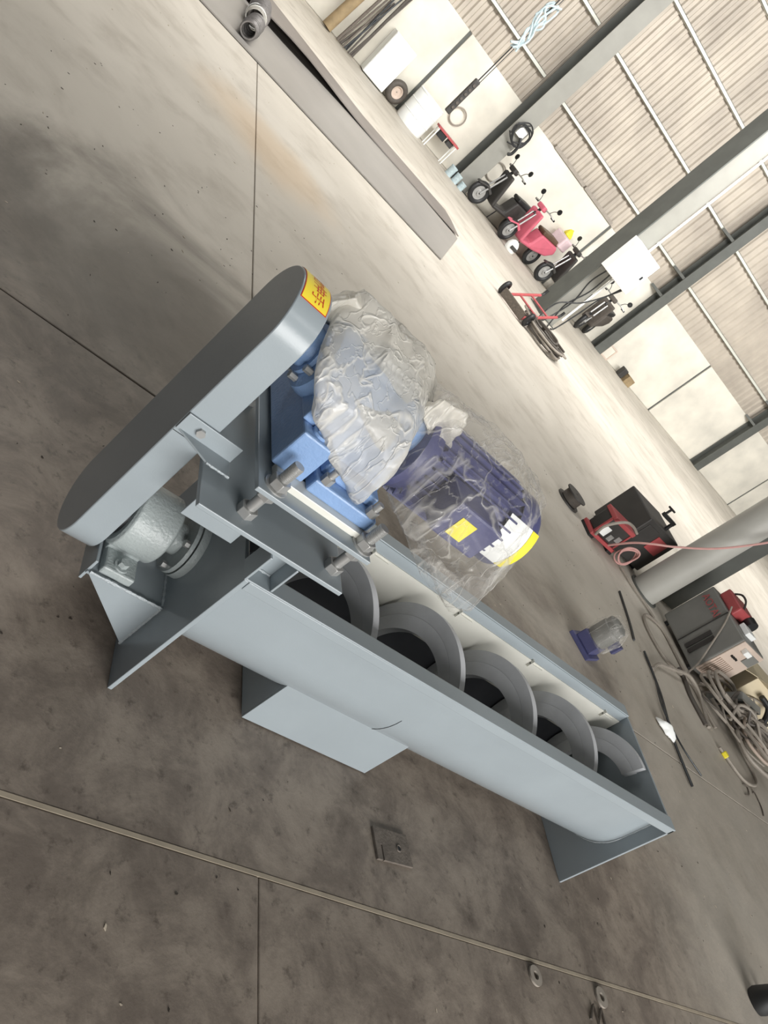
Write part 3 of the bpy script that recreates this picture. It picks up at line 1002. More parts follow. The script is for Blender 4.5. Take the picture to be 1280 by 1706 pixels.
tag(at(q.build('bent_steel_offcut', 'rust'), (1.65, -0.37, 0)), 'zigzag bent steel rod offcut below the joint strip', 'steel offcut')

# dark leg of some equipment standing at the frame edge, lower right
lg = thing('equipment_leg', 'black rubber-footed leg standing on the floor at lower right', 'leg', (3.02, -0.16, 0))
mb().lathe((3.02, -0.16, 0), (0, 0, 1), [(0, 0.005), (0, 0.05), (0.02, 0.055), (0.07, 0.045), (0.11, 0.036), (0.12, 0.030)], 24).build('rubber_foot', 'black', lg)
mb().tube([(3.02, -0.16, 0.10), (3.06, -0.22, 0.35), (3.10, -0.28, 0.75), (3.12, -0.31, 1.1)], 0.032, 14).build('post', 'black', lg)
mb().tube(smooth_path([(3.12, -0.10, 0.012), (3.16, -0.14, 0.05), (3.12, -0.24, 0.10), (3.06, -0.24, 0.25)], 8), 0.014, 8).build('hose', 'black', lg)

# small gear motor standing upright under a clear bag
mx, my = 2.64, 1.44
sm = thing('gear_motor', 'small indigo gear motor standing upright on the floor behind the trough', 'motor', (mx, my, 0))
R1 = Matrix.Translation((mx, my, 0)) @ Matrix.Rotation(rad(25), 4, 'Z')
mb().box((-0.085, -0.085, 0.0), (0.085, 0.085, 0.022), R1).build('base_flange', 'navy', sm, bevel=0.003)
mb().box((-0.062, -0.062, 0.022), (0.062, 0.062, 0.085), R1).build('gear_case', 'navy', sm, bevel=0.006)
mb().lathe((mx, my, 0.085), (0, 0, 1), [(0, 0.062), (0.01, 0.066), (0.10, 0.066), (0.105, 0.060), (0.135, 0.060), (0.145, 0.045), (0.148, 0.004)], 28).build('motor_body', 'cabinet', sm, angle=35)
mb().box((0.04, -0.10, 0.10), (0.09, -0.04, 0.16), R1).build('terminal_box', 'navy', sm, bevel=0.004)
pts = [(mx + a * 0.105 * k, my + b * 0.105 * k, z) for (a, b) in ((1, 0.1), (-0.9, 0.3), (0.2, 1), (0.1, -1), (0.8, 0.7), (-0.6, -0.7)) for z, k in ((0.06, 1.0), (0.17, 1.15), (0.25, 0.8))]
sb = bag_object('plastic_bag', bag_mesh(pts, 7.7, 0.012, 4), 'film_clear')
tag(at(sb, (mx, my, 0.05)), 'clear plastic bag over the small upright gear motor', 'plastic bag')

# crumpled white rag
rp = [(3.30, 1.28, 0.004), (3.36, 1.30, 0.004), (3.46, 1.17, 0.004), (3.42, 1.14, 0.004), (3.32, 1.24, 0.05), (3.42, 1.18, 0.045), (3.38, 1.22, 0.055), (3.29, 1.24, 0.004)]
rg_ = bag_object('rag', bag_mesh(rp, 9.3, 0.010, 4), 'white')
tag(at(rg_, (3.37, 1.22, 0)), 'crumpled white rag beside the steel bars on the floor', 'rag')

# long bars on the floor
def rod(name, pts, r, m_, label, cat, group=None):
    o = mb().tube(smooth_path(pts, 5), r, 7).build(name, m_)
    at(o, pts[0])
    return tag(o, label, cat, group)
rod('steel_bar', [(3.72, 2.47, 0.008), (3.63, 2.15, 0.008), (3.55, 1.95, 0.008)], 0.008, 'dark_steel', 'dark thin steel bar on the floor behind the small gear motor', 'steel bar', 'loose bars on the floor')
rod('steel_bar', [(3.64, 1.90, 0.012), (3.58, 1.55, 0.012), (3.44, 1.20, 0.012), (3.40, 0.89, 0.012)], 0.0075, 'dark_steel', 'long dark steel bar passing beside the white rag', 'steel bar', 'loose bars on the floor')
rod('steel_bar', [(3.56, 1.62, 0.02), (3.47, 1.40, 0.02), (3.50, 1.17, 0.02), (3.66, 1.04, 0.008)], 0.005, 'dark_steel', 'thin dark bar crossing over the long bar near the rag', 'steel bar', 'loose bars on the floor')
for (x, y, a, l, lab) in ((4.42, 1.17, 0.6, 0.16, 'bent wire scrap on the floor below the cable pile'), (4.60, 1.08, 1.2, 0.2, 'dark wire scrap on the floor at the right edge')):
    d = Vector((cos(a), sin(a), 0)) * l
    p = Vector((x, y, 0.004))
    rod('wire_scrap', [p, p + d * 0.5 + Vector((0.02, -0.02, 0)), p + d, p + d * 0.7 + Vector((-0.03, 0.03, 0))], 0.004, 'rust', lab, 'wire', 'wire scraps')

# ---- cables on the floor, right
def cable(pts, r, m_, label, group='loose cables on the floor', closed=False, n=7):
    o = mb().tube(smooth_path(pts, n, closed), r, 7, closed).build('cable', m_)
    at(o, Vector((pts[0][0], pts[0][1], 0)))
    return tag(o, label, 'cable', group)
zc_ = 0.013
cable([(4.37, 2.08, zc_), (4.37, 2.24, zc_), (4.33, 2.46, zc_), (4.12, 2.47, zc_), (4.0, 2.38, zc_), (3.96, 2.24, zc_), (4.02, 2.06, zc_), (4.2, 2.01, zc_), (4.40, 1.99, zc_), (4.43, 1.82, zc_), (4.46, 1.66, zc_)], 0.011, 'cable_grey', 'grey cable lying in a big loop before the grey cabinet')
cable([(3.64, 1.76, zc_), (3.80, 1.87, 0.02), (4.03, 1.93, 0.035), (4.28, 1.985, 0.05), (4.37, 1.90, 0.04), (4.35, 1.75, 0.02), (4.30, 1.6, zc_)], 0.013, 'cable_grey', 'pale cable running from the bars towards the cable pile')
cable([(4.28, 2.07, zc_), (4.26, 1.94, zc_), (4.22, 1.80, zc_), (4.25, 1.60, zc_)], 0.016, 'cable_dark', 'thick dark cable at the near edge of the cable pile')
random.seed(21)
for i in range(22):
    cx_, cy_ = 4.62 + random.random() * 0.55, 1.50 + random.random() * 0.55
    ex = random.uniform(0.10, 0.34)
    ey = random.uniform(0.10, 0.30)
    ph = random.random() * 6.28
    tilt = random.uniform(-0.3, 0.9)
    npt = random.randint(7, 10)
    turns = random.uniform(0.7, 1.5)
    pts = []
    for k in range(npt):
        a = ph + turns * 2 * pi * k / (npt - 1)
        zz = 0.02 + 0.010 * i * random.uniform(0.5, 1) + 0.05 * abs(sin(a + tilt))
        pts.append((cx_ + ex * cos(a) - 0.4 * ey * sin(a), cy_ + ey * sin(a) + 0.15 * ex * cos(a), min(zz, 0.26)))
    m_ = random.choice(['cable_grey', 'cable_grey', 'cable_dark', 'cable_grey', 'beige'])
    cable(pts, random.uniform(0.007, 0.014), m_, 'tangled welding cable in the pile beside the grey cabinet', 'tangled cable pile', False, 6)
cable([(4.32, 1.46, zc_), (4.5, 1.30, zc_), (4.74, 1.33, zc_), (4.86, 1.45, zc_), (4.80, 1.65, 0.03), (4.70, 1.80, 0.10)], 0.010, 'cable_grey', 'pale cable loop reaching out nearest of the cable pile')
o = mb().box((-0.02, -0.02, 0.0), (0.02, 0.02, 0.03), Matrix.Translation((4.36, 1.42, 0)) @ Matrix.Rotation(0.5, 4, 'Z')).build('plug', 'yellow', bevel=0.006)
tag(at(o, (4.36, 1.42, 0)), 'small yellow plug at the end of a cable', 'plug')

# ---- round pipe column with a dark steel column behind it
pc = thing('pipe_column', 'thick round pale pipe column at the right behind the grey cabinet', 'column', (4.37, 2.86, 0))
mb().cyl((4.37, 2.86, 0.0), (4.37, 2.86, 6.8), 0.125, n=40).build('pipe', 'column', pc)
mb().lathe((4.37, 2.86, 0.0), (0, 0, 1), [(0.001, 0.126), (0.001, 0.15), (0.012, 0.15), (0.012, 0.126)], 40).build('base_ring', 'column_dark', pc)
hc = thing('steel_column', 'dark flat steel column directly beside the round pipe column', 'column', (4.86, 3.15, 0))
mb().box((4.70, 3.04, 0.0), (5.02, 3.06, 6.8)).build('flange', 'column_dark', hc)
mb().box((4.70, 3.26, 0.0), (5.02, 3.28, 6.8)).build('flange', 'column_dark', hc)
mb().box((4.85, 3.06, 0.0), (4.87, 3.26, 6.8)).build('web', 'column_dark', hc)

# ---- grey welding power source with red lettering
gc = thing('welding_power_source', 'grey welding power source cabinet with red lettering and two dark vents', 'welder', (4.8, 2.43, 0))
mb().box((4.52, 2.17, 0.03), (4.87, 2.69, 0.46)).build('cabinet', 'cabinet', gc, bevel=0.012)
mb().box((4.513, 2.425, 0.04), (4.522, 2.430, 0.455)).build('seam', 'charcoal', gc)
for y in (2.285, 2.335):
    mb().box((4.512, y, 0.07), (4.523, y + 0.034, 0.285)).build('vent', 'charcoal', gc)
for (x, y) in ((4.57, 2.22), (4.82, 2.22), (4.57, 2.64), (4.82, 2.64)):
    mb().cyl((x, y, 0), (x, y, 0.031), 0.02, n=14).build('foot', 'black', gc)
vs_, fs = text_mesh('AOTAI', 0.085)
mb().add([(4.5105, 2.545 - v.x * 0.85, 0.375 + v.y) for v in vs_], fs).build('lettering', 'red', gc)
fp = mb().box((4.53, 2.158, 0.06), (4.86, 2.171, 0.455)).build('front_panel', 'beige', gc, bevel=0.004)
for k in range(9):
    mb().box((4.545 + 0.026 * k, 2.148, 0.075), (4.560 + 0.026 * k, 2.159, 0.25)).build('louvre', 'beige', fp)
for k in range(3):
    mb().cyl((4.60 + 0.03 * k, 2.159, 0.315), (4.60 + 0.03 * k, 2.140, 0.315), 0.009, n=12).build('knob', 'black', fp)
mb().box((4.72, 2.150, 0.33), (4.84, 2.159, 0.42)).build('display', 'cabinet', fp)
mb().box((4.60, 2.120, 0.385), (4.68, 2.159, 0.425)).build('socket', 'white', fp, bevel=0.004)
rb_ = thing('wire_feeder', 'dull red wire feeder box on top of the grey welding power source', 'wire feeder', (4.72, 2.52, 0.46))
mb().box((4.55, 2.42, 0.461), (4.80, 2.62, 0.55)).build('case', 'red', rb_, bevel=0.012)
mb().cyl((4.74, 2.36, 0.513), (4.74, 2.42, 0.513), 0.05, n=20).build('spool', 'black', rb_)
mb().tube(smooth_path([(4.62, 2.45, 0.55), (4.62, 2.50, 0.59), (4.62, 2.56, 0.59), (4.62, 2.60, 0.55)], 6), 0.008, 8).build('handle', 'charcoal', rb_)
mb().box((4.62, 2.26, 0.461), (4.74, 2.36, 0.50)).build('connector', 'white', rb_, bevel=0.005)
sup = [(4.515, 2.45, 0.50), (4.515, 2.36, 0.40), (4.50, 2.25, 0.24), (4.46, 2.14, 0.10), (4.40, 2.08, 0.03), (4.36, 2.0, 0.014)]
cable(sup, 0.007, 'cable_grey', 'thin cable drooping across the face of the grey cabinet', 'machine leads')

# cardboard, drawer box and green tray at the right edge
cbx = thing('cardboard_box', 'pale open cardboard carton at the right edge by the cable pile', 'carton', (5.27, 2.22, 0))
Rm = Matrix.Translation((5.27, 2.22, 0)) @ Matrix.Rotation(rad(-18), 4, 'Z')
mb().box((-0.26, -0.20, 0.0), (0.26, 0.20, 0.34), Rm).build('carton', 'cardboard', cbx, bevel=0.004)
mb().prism([Rm @ Vector(p) for p in ((-0.26, -0.20, 0.342), (0.26, -0.20, 0.342), (0.22, -0.34, 0.40), (-0.22, -0.34, 0.40))], (0, 0, 0.005)).build('flap', 'cardboard', cbx)
mb().prism([Rm @ Vector(p) for p in ((-0.262, -0.20, 0.342), (-0.262, 0.20, 0.342), (-0.36, 0.16, 0.30), (-0.36, -0.16, 0.30))], (0, 0, 0.005)).build('flap', 'cardboard', cbx)
tl_ = thing('steel_tray', 'grey open steel tray leaning by the front of the grey cabinet', 'tray', (4.85, 1.98, 0))
Rt = Matrix.Translation((4.84, 2.04, 0.02)) @ Matrix.Rotation(rad(28), 4, 'X')
mb().box((-0.16, -0.008, 0.0), (0.16, 0.0, 0.25), Rt).build('base_sheet', 'column_dark', tl_)
for a, b in (((-0.165, -0.05, 0.0), (-0.16, 0.0, 0.25)), ((0.16, -0.05, 0.0), (0.165, 0.0, 0.25)), ((-0.16, -0.05, -0.005), (0.16, 0.0, 0.0)), ((-0.16, -0.05, 0.25), (0.16, 0.0, 0.255))):
    mb().box(a, b, Rt).build('rim', 'cabinet', tl_)
mb().cyl(Rt @ Vector((-0.02, -0.03, 0.01)), Rt @ Vector((0.02, -0.03, 0.24)), 0.012, n=12).build('strut', 'beige', tl_)
hs = mb().tube(smooth_path([(5.06, 2.02, 0.28), (5.16, 1.96, 0.26), (5.18, 1.88, 0.14), (5.10, 1.84, 0.06), (5.0, 1.80, 0.03)], 8), 0.022, 10).build('rubber_hose', 'black')
tag(at(hs, (5.06, 1.95, 0)), 'black rubber hose curving between the carton and the cables', 'hose')
gt = thing('green_crate', 'green plastic crate at the right edge behind the cables', 'crate', (6.5, 2.45, 0))
mb().box((6.25, 2.30, 0.0), (6.85, 2.75, 0.03)).build('base', 'green', gt)
for a, b in (((6.25, 2.30, 0.03), (6.85, 2.32, 0.22)), ((6.25, 2.73, 0.03), (6.85, 2.75, 0.22)), ((6.25, 2.32, 0.03), (6.27, 2.73, 0.22)), ((6.83, 2.32, 0.03), (6.85, 2.73, 0.22))):
    mb().box(a, b).build('side', 'green', gt)

# ---- red welder with coiled lead, black cabinet, cable reel
rw = thing('red_welder', 'small red welder with white front on the floor before the black cabinet', 'welder', (3.75, 3.05, 0))
mb().box((3.60, 2.97, 0.02), (3.92, 3.13, 0.05)).build('base', 'red', rw, bevel=0.006)
mb().box((3.63, 2.99, 0.05), (3.89, 3.12, 0.22)).build('case', 'charcoal', rw, bevel=0.008)
mb().box((3.64, 2.982, 0.07), (3.72, 2.991, 0.15)).build('front_plate', 'white', rw)
mb().box((3.75, 2.980, 0.07), (3.80, 2.991, 0.12)).build('socket', 'bolt', rw)
mb().box((3.82, 2.980, 0.10), (3.87, 2.991, 0.15)).build('socket', 'bolt', rw)
mb().box((3.62, 2.97, 0.215), (3.90, 3.13, 0.25)).build('lid', 'red', rw, bevel=0.006)
for x in (3.625, 3.895):
    mb().box((x - 0.008, 2.985, 0.04), (x + 0.008, 3.0, 0.23)).build('edge_strip', 'red', rw)
mb().box((3.60, 2.97, 0.0), (3.66, 3.13, 0.021)).build('skid', 'black', rw)
mb().box((3.86, 2.97, 0.0), (3.92, 3.13, 0.021)).build('skid', 'black', rw)
cl_ = thing('coiled_lead', 'coil of faded pink welding lead beside the red welder', 'cable', (3.98, 2.93, 0))
for k, (r, dz, dx) in enumerate(((0.085, 0.0, 0), (0.075, 0.012, 0.01), (0.082, 0.02, -0.008))):
    c_ = Vector((3.98 + dx, 2.93, 0.095 + dz))
    pts = [c_ + Vector((r * cos(a), 0.012 * sin(2 * a + k) - 0.012 * k, r * sin(a))) for a in [2 * pi * i / 10 for i in range(10)]]
    mb().tube(smooth_path(pts, 5, True), 0.007, 7, True).build('loop', 'cable_pink', cl_)
cable([(3.62, 2.95, 0.05), (3.58, 2.93, 0.15), (3.66, 2.93, 0.27), (3.76, 2.94, 0.29), (3.86, 2.95, 0.27)], 0.011, 'cable_grey', 'grey lead arching over the front of the red welder', 'machine leads')
cable([(3.74, 2.90, 0.07), (3.72, 2.78, 0.24), (3.76, 2.70, 0.36), (3.90, 2.68, 0.47), (4.15, 2.66, 0.70), (4.42, 2.64, 1.10), (4.62, 2.66, 1.55)], 0.008, 'cable_pink', 'long faded red cable hanging in front of the pipe column', 'hanging lead')
cable([(4.02, 2.90, 0.013), (4.10, 2.74, 0.013), (4.2, 2.63, 0.013), (4.26, 2.52, 0.013)], 0.01, 'cable_grey', 'pale cable on the floor between the red welder and the pipe column')
rl = thing('wire_spool', 'dark wire spool and clamps lying left of the red welder', 'spool', (3.50, 3.28, 0))
q = mb().lathe((3.48, 3.26, 0.0), (0, 0, 1), [(0, 0.01), (0, 0.11), (0.012, 0.11), (0.012, 0.05), (0.08, 0.05), (0.08, 0.10), (0.09, 0.10), (0.09, 0.01)], 28)
q.build('reel', 'charcoal', rl, angle=30)
for k in range(6):
    mb().torus(Vector((3.48, 3.26, 0.02)) + Vector((0, 0, 1)) * (0.010 * k), (0, 0, 1), 0.075, 0.006, 24, 6).build('winding', 'cable_dark', rl)
bc = thing('black_cabinet', 'black steel cabinet with red panel behind the red welder', 'cabinet', (4.12, 3.35, 0))
mb().box((3.98, 3.10, 0.02), (4.42, 3.50, 0.40)).build('body', 'charcoal', bc, bevel=0.01)
mb().box((4.20, 3.094, 0.20), (4.36, 3.101, 0.34)).build('red_panel', 'red', bc)
mb().box((4.02, 3.094, 0.05), (4.16, 3.101, 0.36)).build('door', 'charcoal', bc, bevel=0.003)
for (x, y) in ((4.02, 3.14), (4.38, 3.14), (4.02, 3.46), (4.38, 3.46)):
    mb().cyl((x, y, 0), (x, y, 0.021), 0.025, n=12).build('foot', 'black', bc)
tbk = thing('gas_valve', 'black T-shaped valve handle standing on the black cabinet', 'valve', (4.28, 3.2, 0.40))
mb().cyl((4.28, 3.2, 0.40), (4.28, 3.2, 0.47), 0.016, n=12).build('stem', 'black', tbk)
mb().box((4.12, 3.185, 0.455), (4.29, 3.215, 0.485)).build('arm', 'black', tbk)
mb().cyl((4.13, 3.2, 0.47), (4.13, 3.2, 0.53), 0.010, n=10).build('spindle', 'black', tbk)
mb().box((4.09, 3.19, 0.53), (4.17, 3.21, 0.545)).build('handle', 'black', tbk)

# ================================================================== STEEL SHEETS AND WIRE COIL, LEFT
def sheet(name, outline, zfun, t, m_, label):
    b = mb()
    n = len(outline)
    p = [Vector((x, y, zfun(x, y))) for x, y in outline]
    b.prism(p, (0, 0, t))
    o = b.build(name, m_)
    at(o, (0.8, outline[0][1], 0))
    return tag(o, label, 'steel sheet', 'steel sheets on the floor')
sheet('steel_sheet', [(-3.5, 6.47), (2.82, 6.53), (3.72, 8.60), (2.40, 8.80), (-3.5, 8.88)], lambda x, y: 0.006, 0.012, 'sheet', 'nearer long pale steel sheet lying on the floor under the wire coil')
# farther sheet bows up along its near edge
b = mb()
nx = 26
vs_ = []
for i in range(nx + 1):
    x = -3.5 + 7.26 * i / nx
    bow = 0.09 * math.exp(-((x - 0.75) / 0.75) ** 2)
    y0 = 8.72 - 0.25 * math.exp(-((x - 0.6) / 0.7) ** 2)
    y1 = 9.66 + max(0, (2.1 - x)) * 0.55
    y1 = min(y1, 10.9)
    for y, zz in ((y0, 0.020 + bow), (y0 + 0.25, 0.020 + bow * 0.6), (y0 + 0.55, 0.020 + bow * 0.12), (y1, 0.006 if y1 > 9.0 else 0.02)):
        vs_.append((x, y, zz))
k = len(vs_)
vs_ += [(x, y, z + 0.012) for x, y, z in vs_]
fs = []
for i in range(nx):
    for j in range(3):
        a, c_ = i * 4 + j, (i + 1) * 4 + j
        fs += [(a, a + 1, c_ + 1, c_), (k + a, k + c_, k + c_ + 1, k + a + 1)]
    fs += [(i * 4, (i + 1) * 4, k + (i + 1) * 4, k + i * 4), (i * 4 + 3, k + i * 4 + 3, k + (i + 1) * 4 + 3, (i + 1) * 4 + 3)]
for e in (0, nx):
    for j in range(3):
        fs.append((e * 4 + j, e * 4 + j + 1, k + e * 4 + j + 1, k + e * 4 + j))
o = b.add(vs_, fs, True).build('steel_sheet', 'sheet2', angle=30)
tag(at(o, (0.8, 9.2, 0)), 'farther dull steel sheet with its near edge bowed up', 'steel sheet', 'steel sheets on the floor')

wc = thing('wire_coil', 'bright coil of steel wire tied with white bands on the pale steel sheet', 'wire coil', (0.28, 7.4, 0.018))
def winding(c, ax, R, r, turns, name, seed):
    rnd = random.Random(seed)
    for k in range(turns):
        mb().torus(Vector(c) + Vector(ax) * (k - turns / 2) * r * 1.9, ax, R + rnd.uniform(-0.008, 0.008), r, 26, 6).build(name, 'wire', wc)
winding((0.20, 7.02, 0.100), (0.12, 0.99, 0.0), 0.070, 0.011, 30, 'wire_turn', 3)
winding((0.26, 7.95, 0.125), (0.04, 1.0, 0.0), 0.092, 0.013, 32, 'wire_turn', 4)
for y, R in ((7.50, 0.095), (7.58, 0.102)):
    mb().lathe((0.225, y, 0.112), (0.1, 1, 0), [(0, R), (0.05, R), (0.05, R - 0.004), (0, R - 0.004), (0, R)], 26).build('tie_band', 'white', wc)
mb().lathe((0.215, 7.36, 0.106), (0.08, 1, 0), [(0, 0.086), (0.08, 0.094), (0.2, 0.104)], 26).build('wrapping', 'film_milky', wc)

# ================================================================== ALONG THE BACK WALL
def leaning(name, p0, p1, r, m_, label, group=None, n=10):
    o = mb().cyl(p0, p1, r, r * 0.9, n).build(name, m_)
    at(o, p0)
    return tag(o, label, 'timber' if m_ == 'wood' else 'steel bar', group)
leaning('timber_log', (1.80, 14.10, 0.02), (2.02, 14.36, 1.75), 0.10, 'wood', 'thick pale timber log leaning on the back wall at top of frame', None, 20)
random.seed(5)
for k in range(9):
    x = 2.06 + 0.045 * k
    leaning('leaning_bar', (x, 14.12 + 0.03 * (k % 3), 0.02), (x + random.uniform(0.05, 0.28), 14.40, random.uniform(1.0, 1.7)), random.choice((0.016, 0.022, 0.028)), random.choice(('rust', 'cable_dark', 'wood', 'dark_steel')), 'thin bar in the bundle leaning on the back wall beside the log', 'bundle of leaning bars')
wcab = thing('white_cabinet', 'plain white cabinet standing against the back wall beside the tyre', 'cabinet', (2.94, 14.3, 0))
mb().box((2.69, 14.12, 0.02), (3.19, 14.46, 0.86)).build('body', 'white', wcab, bevel=0.008)
mb().box((2.70, 14.10, 0.03), (3.18, 14.121, 0.85)).build('door', 'white', wcab, bevel=0.004)
mb().box((2.72, 14.15, 0.0), (3.16, 14.44, 0.021)).build('plinth', 'column_dark', wcab)
ty = thing('tyre', 'grey tyre standing on edge between white cabinet and white drum', 'tyre', (3.40, 14.25, 0))
mb().torus((3.40, 14.25, 0.215), (0.25, -1, 0), 0.155, 0.058, 36, 14, 1.1).build('tread', 'cable_dark', ty)
mb().lathe((3.40 - 0.0125, 14.30, 0.215), (0.25, -1, 0), [(0, 0.06), (0.0, 0.11), (0.09, 0.115), (0.09, 0.10), (0.06, 0.07), (0.06, 0.01)], 28).build('rim', 'beige', ty, angle=30)
dr = thing('drum', 'white drum standing against the back wall left of the grey column', 'drum', (3.92, 14.12, 0))
mb().lathe((3.92, 14.12, 0), (0, 0, 1), [(0, 0.01), (0, 0.29), (0.02, 0.30), (0.20, 0.30), (0.21, 0.31), (0.22, 0.30), (0.40, 0.30), (0.41, 0.31), (0.42, 0.30), (0.60, 0.30), (0.62, 0.29), (0.61, 0.26), (0.61, 0.01)], 40).build('shell', 'white', dr, angle=40)
mb().torus((3.92, 14.12, 0.61), (0, 0, 1), 0.295, 0.012, 40, 8).build('rim', 'white', dr)
# red grinder trolley
gt_ = thing('trolley', 'small red-topped trolley with thin legs left of the grey wall column', 'trolley', (4.62, 14.2, 0))
mb().box((4.34, 14.10, 0.40), (4.90, 14.30, 0.44), ).build('top', 'red', gt_, bevel=0.006)
mb().box((4.42, 14.12, 0.28), (4.60, 14.28, 0.40)).build('motor_box', 'black', gt_, bevel=0.01)
mb().box((4.66, 14.14, 0.30), (4.80, 14.26, 0.40)).build('motor_box', 'charcoal', gt_, bevel=0.01)
for (x, y) in ((4.38, 14.12), (4.86, 14.12), (4.38, 14.28), (4.86, 14.28)):
    mb().cyl((x, y, 0.0), (x, y, 0.40), 0.012, n=8).build('leg', 'white', gt_)
for (x, z, R, lab) in ((4.57, 0.76, 0.16, 'pale hose loop hung on the wall above the red-topped trolley'), (5.90, 0.68, 0.19, 'pale green hose loop hung on the wall right of the grey wall column')):
    o = mb().torus((x, 14.46, z), (0, 1, 0.05), R, 0.014, 40, 8).build('hose_loop', 'cable_grey')
    tag(at(o, (x, 14.46, z)), lab, 'hose', 'hoses hung on the wall')
for k, (x, y, r, h, lab) in enumerate(((5.02, 13.86, 0.075, 0.20, 'small pale can at the foot of the grey wall column, leftmost'), (5.18, 13.80, 0.07, 0.18, 'small pale can at the foot of the grey wall column, in the middle'), (5.34, 13.76, 0.065, 0.14, 'small pale can at the foot of the grey wall column, rightmost'))):
    o = mb().lathe((x, y, 0), (0, 0, 1), [(0, 0.01), (0, r), (h * 0.85, r), (h * 0.9, r * 1.06), (h, r), (h, r * 0.8), (h * 0.92, 0.01)], 22).build('paint_can', 'rope', angle=35)
    tag(at(o, (x, y, 0)), lab, 'can', 'cans at the column foot')
# hoist pendant with its cable and a knotted rope
pd = thing('hoist_pendant', 'black hoist control pendant hanging on a cable before the back wall', 'pendant', (3.56, 12.0, 0.73))
mb().box((3.51, 11.96, 0.74), (3.61, 12.04, 1.38)).build('housing', 'charcoal', pd, bevel=0.02)
for k in range(6):
    mb().cyl((3.56, 11.962, 0.86 + 0.085 * k), (3.56, 11.945, 0.86 + 0.085 * k), 0.024, n=14).build('push_button', 'cable_dark', pd)
mb().cyl((3.56, 12.0, 1.37), (3.555, 12.0, 6.8), 0.010, n=8).build('cable', 'black', pd)
mb().cyl((3.60, 12.0, 1.37), (3.60, 12.02, 6.8), 0.006, n=6).build('strain_wire', 'dark_steel', pd)
rope_ = thing('rope_bundle', 'pale rope knotted round the hoist pendant cable', 'rope', (3.56, 12.0, 2.1))
random.seed(9)
for k in range(7):
    pts = [(3.56 + random.uniform(-0.10, 0.10), 11.98 + random.uniform(-0.05, 0.05), 2.05 + 0.13 * j + random.uniform(-0.03, 0.03)) for j in range(7)]
    mb().tube(smooth_path(pts, 5), 0.016, 6).build('strand', 'rope', rope_)
# junction box with hanging leads on the first column
jb = thing('junction_box', 'white junction box with tangled black leads on the grey wall column', 'junction box', (5.44, 13.95, 1.35))
mb().box((5.36, 13.93, 1.38), (5.54, 14.005, 1.56)).build('box', 'white', jb, bevel=0.008)
random.seed(12)
for k in range(5):
    a0 = random.random() * 6
    pts = [(5.45 + 0.24 * cos(a0 + j * 0.9) * random.uniform(0.5, 1), 13.90, 1.42 + 0.24 * sin(a0 + j * 0.9) * random.uniform(0.6, 1.1)) for j in range(7)]
    mb().tube(smooth_path(pts, 5), 0.014, 6).build('lead', 'black', jb)
mb().tube(smooth_path([(5.50, 13.92, 1.40), (5.58, 13.90, 1.28), (5.60, 13.90, 1.12), (5.55, 13.90, 1.05)], 6), 0.03, 8).build('grip', 'black', jb)

# electrical box on the free-standing column
eb = thing('electrical_box', 'large white electrical box mounted on the free-standing column', 'electrical box', (6.68, 10.08, 1.2))
mb().box((6.38, 9.98, 1.20), (7.00, 10.185, 1.84)).build('enclosure', 'white', eb, bevel=0.006)
mb().box((6.39, 9.965, 1.21), (6.99, 9.981, 1.83)).build('door', 'white', eb, bevel=0.004)
mb().box((6.91, 9.955, 1.50), (6.94, 9.966, 1.56)).build('latch', 'dark_steel', eb)
for k, pts in enumerate(([(6.50, 10.10, 1.2), (6.52, 10.18, 0.9), (6.60, 10.16, 0.5), (6.46, 10.05, 0.05), (6.2, 9.7, 0.02)],
                         [(6.95, 10.10, 1.2), (6.90, 10.14, 0.95), (6.70, 10.14, 0.60), (6.42, 10.12, 0.35), (6.30, 10.0, 0.1), (6.0, 9.5, 0.02)],
                         [(6.98, 10.10, 1.2), (6.88, 10.15, 0.85), (6.84, 10.15, 0.45), (6.75, 10.1, 0.05), (6.5, 9.8, 0.02)],
                         [(6.60, 10.10, 1.2), (6.66, 10.18, 0.8), (6.56, 10.17, 0.4), (6.60, 10.1, 0.05), (6.3, 9.6, 0.02)])):
    mb().tube(smooth_path(pts, 6), 0.012, 6).build('supply_lead', 'black', eb)
random.seed(33)
for k in range(12):
    a0 = random.random() * 6.28
    R = random.uniform(0.18, 0.36)
    pts = [(5.30 + R * 1.25 * cos(a0 + j * 0.75) * random.uniform(0.8, 1.1), 8.0 + R * 1.3 * sin(a0 + j * 0.75) * random.uniform(0.8, 1.1), 0.015 + 0.012 * k + random.uniform(0, 0.03)) for j in range(9)]
    cable(pts, 0.015, 'cable_dark' if k % 3 else 'cable_grey', 'coil of dusty cable on the floor before the free-standing column', 'cable coils by the column', False, 5)
# hand truck lying by the column
ht = thing('hand_truck', 'red and black hand truck lying on the floor by the free-standing column', 'hand truck', (4.95, 8.3, 0))
Rh = Matrix.Translation((4.62, 7.95, 0.04)) @ Matrix.Rotation(rad(42), 4, 'Z') @ Matrix.Rotation(rad(-14), 4, 'Y')
for y in (-0.20, 0.20):
    mb().cyl(Rh @ Vector((0, y, 0)), Rh @ Vector((1.15, y, 0)), 0.02, n=10).build('rail', 'red', ht)
for x in (0.15, 0.5, 0.85):
    mb().cyl(Rh @ Vector((x, -0.20, 0)), Rh @ Vector((x, 0.20, 0)), 0.014, n=8).build('rung', 'red', ht)
mb().box((-0.02, -0.22, -0.02), (0.0, 0.22, 0.10), Rh).build('toe_plate', 'rust', ht)
for y in (-0.27, 0.27):
    mb().torus(Rh @ Vector((0.08, y, 0.05)), Rh.to_3x3() @ Vector((0, 1, 0)), 0.075, 0.03, 20, 8).build('wheel', 'black', ht)
